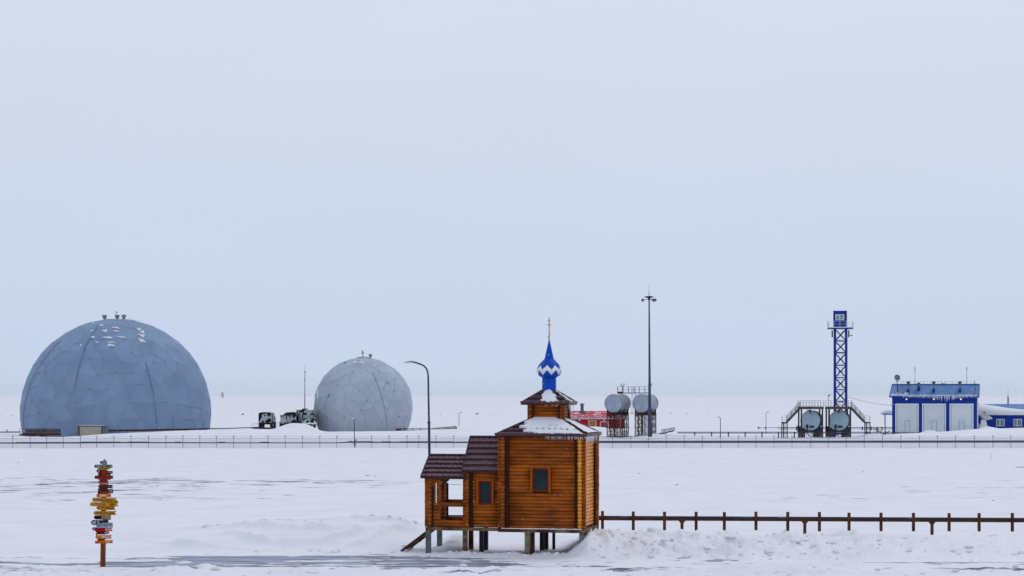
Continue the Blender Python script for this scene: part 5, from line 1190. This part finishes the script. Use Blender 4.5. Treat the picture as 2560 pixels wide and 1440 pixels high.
# canopy at the left end of the garage
fc = Fr(2218, 1088, 368); rt = empty('snowy_canopy', fc.o, 'small canopy under a cap of snow at the garage left wall', 'canopy')
mb = MB(); mb.bar(fc.p(2206, 1034, 1), fc.p(2232.5, 1031, 1), 2.4, .12); mb.box(fc.X(2210), fc.X(2232), .0, 2, fc.Z(1037.5), fc.Z(1034)); mb.build('roof', mat('pale_blue_soffit', tg(120, 146, 178), .5), rt)
mb = MB(); 
vs = []
pts = [(fc.X(2205), fc.Z(1033.5)), (fc.X(2208), fc.Z(1030.5)), (fc.X(2213), fc.Z(1027)), (fc.X(2218), fc.Z(1025.3)), (fc.X(2224), fc.Z(1025.3)), (fc.X(2229), fc.Z(1028)), (fc.X(2232.3), fc.Z(1031))]
mb.prism(pts, -.1, 2.0); mb.build('snow_cap', snow, rt)
mb = MB(); mb.bar(fc.p(2213.5, 1098, .2), fc.p(2213, 1037, .2), .16); mb.build('post', darksteel, rt)
mb = MB()
mb.bar(fc.p(2182, 1068, 0), fc.p(2205, 1078, 0), .1); mb.bar(fc.p(2182, 1072, 0), fc.p(2215, 1086, 0), .1)
for k in range(5): mb.bar(fc.p(2184+k*6, 1070+k*2.5, 0), fc.p(2184+k*6, 1078+k*2.5, 0), .05)
mb.bar(fc.p(2200, 1090, 0), fc.p(2226, 1076, 0), .1); mb.bar(fc.p(2193, 1083, 0), fc.p(2193, 1067, 0), .16); mb.bar(fc.p(2206, 1092), fc.p(2230, 1088), .12); mb.bar(fc.p(2213, 1078), fc.p(2228, 1092), .1)
mb.build('ramp', darksteel, rt)
# grey-brown stub line at the foot of the garage doors
mb = MB(); fgk = Fr(2275, 1084, 362)
for k in range(30): x = 2238+k*4.4; mb.bar(fgk.p(x, 1086), fgk.p(x+random.uniform(-1, 1), 1079.5+random.uniform(-1, 1)), .09)
mb.box(fgk.X(2236), fgk.X(2366), -.1, .3, fgk.Z(1090), fgk.Z(1081.5)); ap = mb.build('loading_apron', mat('dark_brown_apron', tg(78, 52, 48), .8, scale=2), None); ap.location = fgk.o; tag(ap, 'dark brown broken apron below the garage doors', 'apron')
# annex
f = Fr(2520, 1075, 372); root = empty('blue_annex', f.o, 'low blue annex with snow covered roof right of the garage', 'building', -PHI)
mb = MB(); mb.box(f.X(2441), f.X(2720), .5, 9, -1.5, f.Z(1037)); mb.build('wall', bluew, root)
mb = MB(); n = 60; X0, X1 = f.X(2447), f.X(2724); vs = []
for i in range(2*n+1):
    x = X0+(X1-X0)*i/(2*n); hh = .045 if i % 2 else 0; vs += [(x, -.1, f.Z(1032)+hh), (x, 5, f.Z(1010.5)+hh), (x, 9.6, f.Z(1028))]
fs = []
for i in range(2*n): fs += [(3*i, 3*i+3, 3*i+4, 3*i+1), (3*i+1, 3*i+4, 3*i+5, 3*i+2)]
mb.add(vs, fs, 0, .5); rf = mb.build('roof', blueroof, root, fixn=False)
mb = MB(); mb.box(f.X(2438), X1, -.22, -.1, f.Z(1037.6), f.Z(1031.8)); mb.box(X0, X1, -.1, .5, f.Z(1037.6), f.Z(1036.6)); mb.build('eave', white, rf)
mb = MB(); n = 40; vs = []
for i in range(n+1):
    x = f.X(2443)+(X1-f.X(2443))*i/n; px = 2443+(2724-2443)*i/n; top = np.interp(px, [2443, 2455, 2480, 2520, 2560, 2724], [.93, .9, .72, .42, .22, .12])
    y1 = -.15+5.15*top; z1_ = f.Z(1032)+(f.Z(1010.5)-f.Z(1032))*top
    vs += [(x, -.2, f.Z(1032.2)), (x, -.1, f.Z(1032)+.3), (x, y1*.9, z1_-.1+.33), (x, y1, z1_+.06)]
fs = []
for i in range(n):
    for j in range(3): fs.append((4*i+j, 4*i+4+j, 4*i+5+j, 4*i+1+j))
mb.add(vs, fs, 0, .5); mb.build('roof_snow', snow, rf, smooth=True)
for x0, x1 in ((2491.5, 2512), (2533.5, 2554), (2575, 2596)):
    mb = MB(); mb.box(f.X(x0), f.X(x1), .38, .5, f.Z(1065.5), f.Z(1047.5)); wf = mb.build('window', white, root)
    for a, b in ((x0+1.5, x0+8), (x0+10, x1-1.5)): mb = MB(); mb.box(f.X(a), f.X(b), .35, .42, f.Z(1064), f.Z(1049)); mb.build('pane', mat('grey_window_glass', tg(116, 134, 150), .12, c2=tg(96, 110, 130), scale=2), wf)
mb = MB(); mb.tube(f.p(2522.5, 1012, 5), f.p(2522.5, 991, 5), .13, .13, 8); mb.tube(f.p(2522.5, 991, 5), f.p(2522.5, 970, 5), .03, .02, 5); mb.build('roof_mast', steel, root)
mb = MB(); fh = f; mb.box(f.X(2461), f.X(2470), .3, .5, f.Z(1062), f.Z(1048)); mb.build('wall_hatch', mat('slate_hatch', tg(70, 92, 140), .5), root)
fd = Fr(2458, 1066, 366); rt = empty('parabolic_antenna', fd.o, 'big pale dish antenna on a pedestal by the annex wall', 'satellite dish')
mb = MB(); mb.prism([(fd.X(2449), fd.Z(1066)), (fd.X(2467), fd.Z(1066)), (fd.X(2463), fd.Z(1049)), (fd.X(2452), fd.Z(1049))], -.5, .5); mb.box(fd.X(2446), fd.X(2470), -.9, .9, fd.Z(1072), fd.Z(1065)); mb.tube(fd.p(2446, 1072, -.5), fd.p(2446, 1060, -.5), .1); mb.build('pedestal', white, rt)
Mz = Matrix.Rotation(math.radians(17), 3, 'Y') @ Matrix.Rotation(math.radians(16), 3, 'X'); R_ = 1.42
mb = MB(); mb.lathe([(.05, 0), (R_*.5, .12), (R_*.85, .42), (R_, .62), (R_*.97, .66), (R_*.8, .45), (R_*.4, .14), (.05, .05)], 28, fd.p(2459.5, 1047.5), 0, 0, Mz); mb.build('dish', mat('pale_dish', tg(176, 186, 196), .5, c2=tg(150, 152, 154), scale=2), rt)
mb = MB()
for k in range(3): t_ = k*2.1+.4; mb.bar(fd.p(2459.5+12*math.cos(t_), 1043+2*math.sin(t_), math.sin(t_)*1.1), fd.p(2461, 1031), .06)
mb.lathe([(.15, -.2), (.2, .2)], 8, fd.p(2461, 1031)); mb.build('feed', mat('rusty_feed', tg(130, 118, 112), .6), rt)

# ------------------------------------------------------------------ low pipe rails right of the tanks
def lowrail(x0, x1, y, posts, yb, d, label, w_=.14, upper=None):
    f = Fr((x0+x1)/2, yb, d); r = empty('low_pipe', f.o, label, 'pipe'); mb = MB(); mb.tube(f.p(x0, y), f.p(x1, y), w_, w_, 8); mb.build('pipe', galv, r)
    if upper: mb = MB(); mb.tube(f.p(x0, upper), f.p(x1, upper), .03, .03, 5); mb.build('handrail', galv, r)
    for x in posts: mb = MB(); mb.bar(f.p(x, yb+3), f.p(x, y-3), .18); mb.build('support', darksteel, r)
lowrail(1694, 2240, 1082.3, (1737, 1779, 1821, 1863, 1905, 1946, 1986), 1092, 340, 'long low pipe on short posts right of the tall mast', .085, 1079.6)
lowrail(1945, 2232, 1069.5, (1991, 2156, 2178, 2205, 2193), 1073, 366, 'low pipe passing behind the silver tanks', .08, 1072.8)
lowrail(1893, 1946, 1069.4, (1897, 1914), 1070, 402, 'short low pipe at the foot of the right yard lamp', .05)
f = Fr(1671, 1080, 338); root = empty('ribbed_duct', f.o, 'coiled dark ribbed duct lying on the snow beside the trestles', 'duct')
mb = MB()
for k in range(9):
    c = f.p(1656+k*3.7, 1079-k*.85-(1 if k < 2 else 0), .0); n = 14; pts = [c+Vector((math.sin(.5)*math.cos(2*math.pi*i/n)*.30, math.cos(.5)*math.cos(2*math.pi*i/n)*.3, math.sin(2*math.pi*i/n)*.27)) for i in range(n+1)]
    mb.path(pts, .05, 5)
mb.path([f.p(1648, 1083.5), f.p(1662, 1083.5), f.p(1671, 1080), f.p(1684, 1077.5)], .1, 6); mb.build('ribs', mat('slate_duct', tg(80, 84, 104), .6, c2=tg(56, 58, 74), scale=3), root)
# timber railing right of the smaller dome
f = Fr(1065, 1080, 352); root = empty('timber_gangway', f.o, 'long dark railing and slatted gangway right of the smaller dome', 'gangway')
mb = MB(); mb.bar(f.p(990, 1075.5), f.p(1080, 1074.5), .12, .14); mb.bar(f.p(998, 1071.3), f.p(1080, 1070.8), .08, .1); mb.bar(f.p(990, 1073), f.p(1003, 1073), .3, .2)
mb.build('rail', rust_dark, root)
for x in (991, 1011, 1031.5, 1051): mb = MB(); mb.bar(f.p(x, 1080), f.p(x, 1069.5), .12); mb.build('post', rust_dark, root)
mb = MB()
for j, (ya, yb) in enumerate(((1071.5, 1066.5), (1075, 1070), (1078.5, 1073.5))): mb.bar(f.p(1080, ya, -j*.2), f.p(1141, yb, -j*.2), .1, .12)
for k in range(21): x = 1081+k*2.9; mb.bar(f.p(x, 1079-k*.25, .3), f.p(x+1.2, 1069.5-k*.25, .3), .07)
for x in (1098, 1112, 1126): mb.bar(f.p(x, 1081), f.p(x, 1072), .1)
mb.bar(f.p(1133, 1077), f.p(1142, 1069), .3, .3); mb.build('slatted_deck', rust_dark, root)

# ------------------------------------------------------------------ perimeter fence and the pipeline behind it
DF = 300.0; ff = Fr(1280, 1121, DF); fz = empty('perimeter_fence', ff.o, 'long grey wire mesh fence on slim posts crossing the whole plain', 'fence')
fm = mat('grey_fence_steel', tg(92, 98, 116), .6, scale=2); fmw = mat('thin_fence_wire', tg(120, 126, 144), .6)
posts = [-98, -55, -11.5, 32, 75.5, 116.5, 158, 201, 242, 284.5, 327.5, 371.5, 415, 457, 499.5, 541, 584, 627, 670, 713, 756, 799.5, 842, 885.5, 929, 973, 1017.5, 1047, 1090, 1134, 1178, 1222, 1266, 1310, 1354, 1398, 1442, 1487, 1531, 1577, 1621, 1665.5, 1710.5, 1756, 1801, 1846, 1890, 1935, 1980, 2027, 2070.5, 2115.5, 2160.5, 2206, 2252, 2298.5, 2343.4, 2389, 2436, 2482.4, 2527, 2573, 2619, 2665]
zt_f = ff.Z(1089.5); zb_f = ff.Z(1124); mesh_p = None
pm = MB(); pm.bar((0, 0, -.9), (0, 0, zt_f-.18), .075); pm.bar((0, 0, zt_f-.2), (-.12, -.1, zt_f+.04), .05); pm.bar((0, 0, zt_f-.2), (.12, .1, zt_f+.04), .05)
p0 = pm.build('post', fm, fz); p0.location.x = ff.X(posts[0])
for x in posts[1:]:
    q = p0.copy(); C.objects.link(q); q.parent = fz; q.location.x = ff.X(x)
    if abs(x-885.5) < 1: C.objects.unlink(q); bpy.data.objects.remove(q)
wl_ = ff.X(44)-ff.X(0); pmn = MB(); nb = 17
for i in range(1, nb): pmn.bar((i/nb, 0, ff.Z(1120)), (i/nb, 0, ff.Z(1095.5)), .012)
pmn.bar((0, 0, ff.Z(1120)), (1, 0, ff.Z(1120)), .012); pmn.bar((0, 0, ff.Z(1108)), (1, 0, ff.Z(1108)), .01)
mp0 = None
for a, b in zip(posts, posts[1:]):
    if mp0 is None: mp0 = pmn.build('mesh_panel', fmw, fz); q = mp0
    else: q = mp0.copy(); C.objects.link(q); q.parent = fz
    q.location.x = ff.X(a); q.scale.x = (b-a)*ff.s
    for i, v_ in enumerate(()): pass
mb = MB(); mb.bar((ff.X(posts[0]), 0, ff.Z(1096)), (ff.X(posts[-1]), 0, ff.Z(1095.3)), .035); mb.build('top_rail', fm, fz)
mb = MB()
for yy in (1090.5, 1092.2): mb.tube((ff.X(posts[0]), -.1, ff.Z(yy)), (ff.X(posts[-1]), -.1, ff.Z(yy)), .006, .006, 4)
rs = random.Random(2)
for k in range(900):
    x = ff.X(posts[0])+(ff.X(posts[-1])-ff.X(posts[0]))*k/900; mb.bar((x, -.1, ff.Z(1093)), (x+rs.uniform(-.05, .05), -.1, ff.Z(1089.8)), .007)
mb.build('barbed_wire', fmw, fz)
fp_ = Fr(1280, 1106, 312.0); pl = empty('pipeline', fp_.o, 'long dark insulated pipeline lying behind the mesh fence', 'pipeline')
segs = [(-110, 160, 1107.5, 5), (160, 560, 1107.2, 3.2), (560, 1060, 1107.0, 3.0), (1060, 1500, 1105.8, 3.4), (1500, 2680, 1104.6, 5.2)]
mb = MB(); pts = [(-110, 1107.4, .11), (100, 1107.6, .11), (240, 1106.6, .13), (330, 1106.4, .11), (560, 1107.0, .085), (840, 1107.2, .08), (870, 1105.6, .1), (1130, 1105.8, .12), (1500, 1104.8, .19), (2680, 1103.6, .185)]
for (a, ya, ra), (b, yb, rb) in zip(pts, pts[1:]): mb.tube(fp_.p(a, ya), fp_.p(b, yb), ra, rb, 10)
mb.build('pipe', galv, pl)
mb = MB()
for a, b in ((40, 160), (200, 300), (320, 372), (437, 452), (545, 563), (651, 673), (868, 932), (955, 977), (999, 1130)):
    y_ = np.interp((a+b)/2, [p[0] for p in pts], [p[1] for p in pts]); mb.bar(fp_.p(a, y_-1), fp_.p(b, y_-1), .3, .2)
mb.build('cable_tray', galv, pl)
for x in posts[1::3]:
    mb = MB(); mb.bar(fp_.p(x, 1116, .1), fp_.p(x, 1106, .1), .07); mb.build('support', galv, pl)

# ------------------------------------------------------------------ far things on the plain
f = Fr(556, 990, 2600); g_ = G(f.o.x, 2600); root = empty('triangulation_tower', (f.o.x, 2600, g_), 'tiny tripod beacon on the skyline right of the larger dome', 'tower'); zt_ = zy(981.5, 2600)-g_
farm = mat('far_grey_timber', tg(96, 106, 128), .8)
mb = MB()
for x, y in ((-2.2, -1), (2.2, -1), (0, 2)): mb.bar((x, y, -1), (x*.25, y*.25, zt_), .45)
mb.bar((-1.4, -.6, zt_*.5), (1.4, -.6, zt_*.5), .4); mb.box(-.9, .9, -.9, .9, zt_-1.2, zt_); mb.build('tripod', farm, root)
def far_post(x, y, h, w_, label, box_=False):
    d = 500.
    for _ in range(40):
        X = (x-CX)*d/F; yy = HY+F*(EYE-G(X, d))/d; d = min(max(d*(1+(yy-y)/ (y-HY+5)*.4), 400), 3000)
    X = (x-CX)*d/F; s = d/F; r = empty('marker_stake', (X, d, G(X, d)), label, 'stake', group='tiny stakes along the far track'); mb = MB(); mb.tube((0, 0, -.3), (0, 0, h*s), w_*s*.5, w_*s*.4, 6)
    if box_: mb.lathe([(.2*s, 0), (1.3*s, .8*s), (1.2*s, 2*s), (.4*s, 2.8*s)], 8)
    mb.build('stake', farm, r)
for i, (x, y, b_) in enumerate(((1675.5, 1035.5, 1), (1716.5, 1036, 1), (1768, 1036, 0), (1815, 1037, 0), (1903, 1036, 0), (28, 1041, 1), (3, 1041, 0), (1196, 1035, 0), (1068, 1036, 0), (1101, 1038, 0), (1140, 1036, 0), (760, 1040, 0), (631, 1037, 0), (1234, 1037, 0), (1300, 1038, 0))):
    far_post(x, y, 4.5 if b_ else 4, .9, ['tiny dark stake with a round base right of the lighting mast', 'second tiny dark stake with a round base, further right', 'faint leaning stake on the far track right of the round-based pair', 'faint stake above the yard lamp by the low rails', 'faint stake just left of the rightmost yard lamp', 'tiny stake left of the larger dome', 'tiny stake at the left picture edge', 'faint stake above the chapel vestibule roof', 'faint stake beside the street lamp pole', 'faint stake between the street lamp and the next yard lamp', 'faint stake just left of the middle yard lamp', 'faint stake behind the bonneted truck', 'faint stake left of the leftmost truck', 'faint stake left of the chapel upper box', 'faint stake nearest the chapel upper box'][i], bool(b_))
f = Fr(1330, 1033, 620)
def wedge(x, y, wpx, label):
    d = 420.
    for _ in range(40):
        X = (x-CX)*d/F; yy = HY+F*(EYE-G(X, d))/d; d = min(max(d*(1+(yy-y)/(y-HY+5)*.4), 60), 3000)
    s = d/F; X = (x-CX)*d/F; mb = MB(); mb.prism([(-wpx*s*.5, -.2), (wpx*s*.5, -.2), (wpx*s*.45, wpx*.45*s), (wpx*s*.1, wpx*.3*s)], -.5*s*wpx, .5*s*wpx); o = mb.build('rock_outcrop', rock, None, label=label); o.location = (X, d, G(X, d)); tag(o, label, 'rock')
wedge(1190, 1036, 9, 'small dark wedge of rock on the plain above the vestibule roof'); wedge(605, 1037, 8, 'small pale-topped wedge of rock left of the trucks')
def debris(x, y, r, label, tall=.5):
    d = 100.
    for _ in range(60):
        X = (x-CX)*d/F; yy = HY+F*(EYE-G(X, d))/d; d = min(max(d*(1+(yy-y)/(y-HY)*.5), 66), 320)
    mb = MB(); X = (x-CX)*d/F; s = d/F
    for k in range(3): lump(mb, random.uniform(-.5, .5)*r*s, random.uniform(-.3, .3)*r*s, 0, r*s*.5, tall, True)
    o = mb.build('bare_rock', rock, None); o.location = (X, d, G(X, d)); tag(o, label, 'rock', 'small dark rocks poking through the snow')
debris(46, 1157, 4, 'small dark rock far left below the fence'); debris(918, 1189, 6, 'larger dark rock left of the chapel, tilted'); debris(938, 1190, 5, 'flat dark rock beside the tilted one left of the chapel', .3)
debris(393, 1215, 5, 'small jagged rock right of the upper signboards'); debris(401, 1250, 3, 'tiny rock right of the yellow signboards'); debris(1694, 1212, 6, 'dark rock in the snow right of the chapel wall', .3); debris(1598, 1184, 4, 'tiny dark rock between the chapel roof and the rack'); debris(2158, 1180, 4, 'tiny dark rock in the open snow at the right'); debris(2483, 1252, 5, 'dark rock above the right end of the pipe rack'); debris(2550, 1168, 12, 'dark bare streak of rock at the right picture edge', .2)
f = Fr(2477, 1143, 200); mb = MB(); mb.tube(f.p(2477, 1150), f.p(2477, 1128), .02, .01, 5); o = mb.build('reed_stake', farm, None); o.location = f.o; tag(o, 'hair thin stake standing in the snow below the annex', 'stake')

# ------------------------------------------------------------------ drifting snowflakes
mb = MB(); rs = random.Random(5)
for _ in range(420):
    d = rs.uniform(30, 61); px = rs.uniform(900, 2000) if rs.random() < .5 else rs.uniform(0, 2560); py = rs.uniform(700, 1400); p_ = P(px, py, d)
    if p_.z < .3: continue
    r = rs.uniform(.004, .009); mb.add([p_+Vector((r, 0, 0)), p_+Vector((-r, 0, 0)), p_+Vector((0, r, 0)), p_+Vector((0, -r, 0)), p_+Vector((0, 0, r)), p_+Vector((0, 0, -r))], [(0, 2, 4), (2, 1, 4), (1, 3, 4), (3, 0, 4), (2, 0, 5), (1, 2, 5), (3, 1, 5), (0, 3, 5)])
o = mb.build('snowflakes', mat('falling_snow', (.88, .88, .9), .9), None); tag(o, 'fine white snowflakes drifting before the chapel', 'snowflakes', kind='stuff')

# ------------------------------------------------------------------ thin snow haze over the plain
mb = MB(); mb.box(-15000, 15000, -500, 9100, -9, 45)
hz = mb.build('haze', [], None); hm = bpy.data.materials.new('snow_haze'); hm.use_nodes = True; ht_ = hm.node_tree; ht_.nodes.clear()
ho = ht_.nodes.new('ShaderNodeOutputMaterial'); hv = ht_.nodes.new('ShaderNodeVolumePrincipled'); hv.inputs['Color'].default_value = (1, 1, 1, 1); hv.inputs['Density'].default_value = 3.0e-5; hv.inputs['Anisotropy'].default_value = .2
ht_.links.new(hv.outputs[0], ho.inputs['Volume']); hz.data.materials.append(hm); tag(hz, 'thin pale snow haze over the plain', 'haze', kind='stuff')
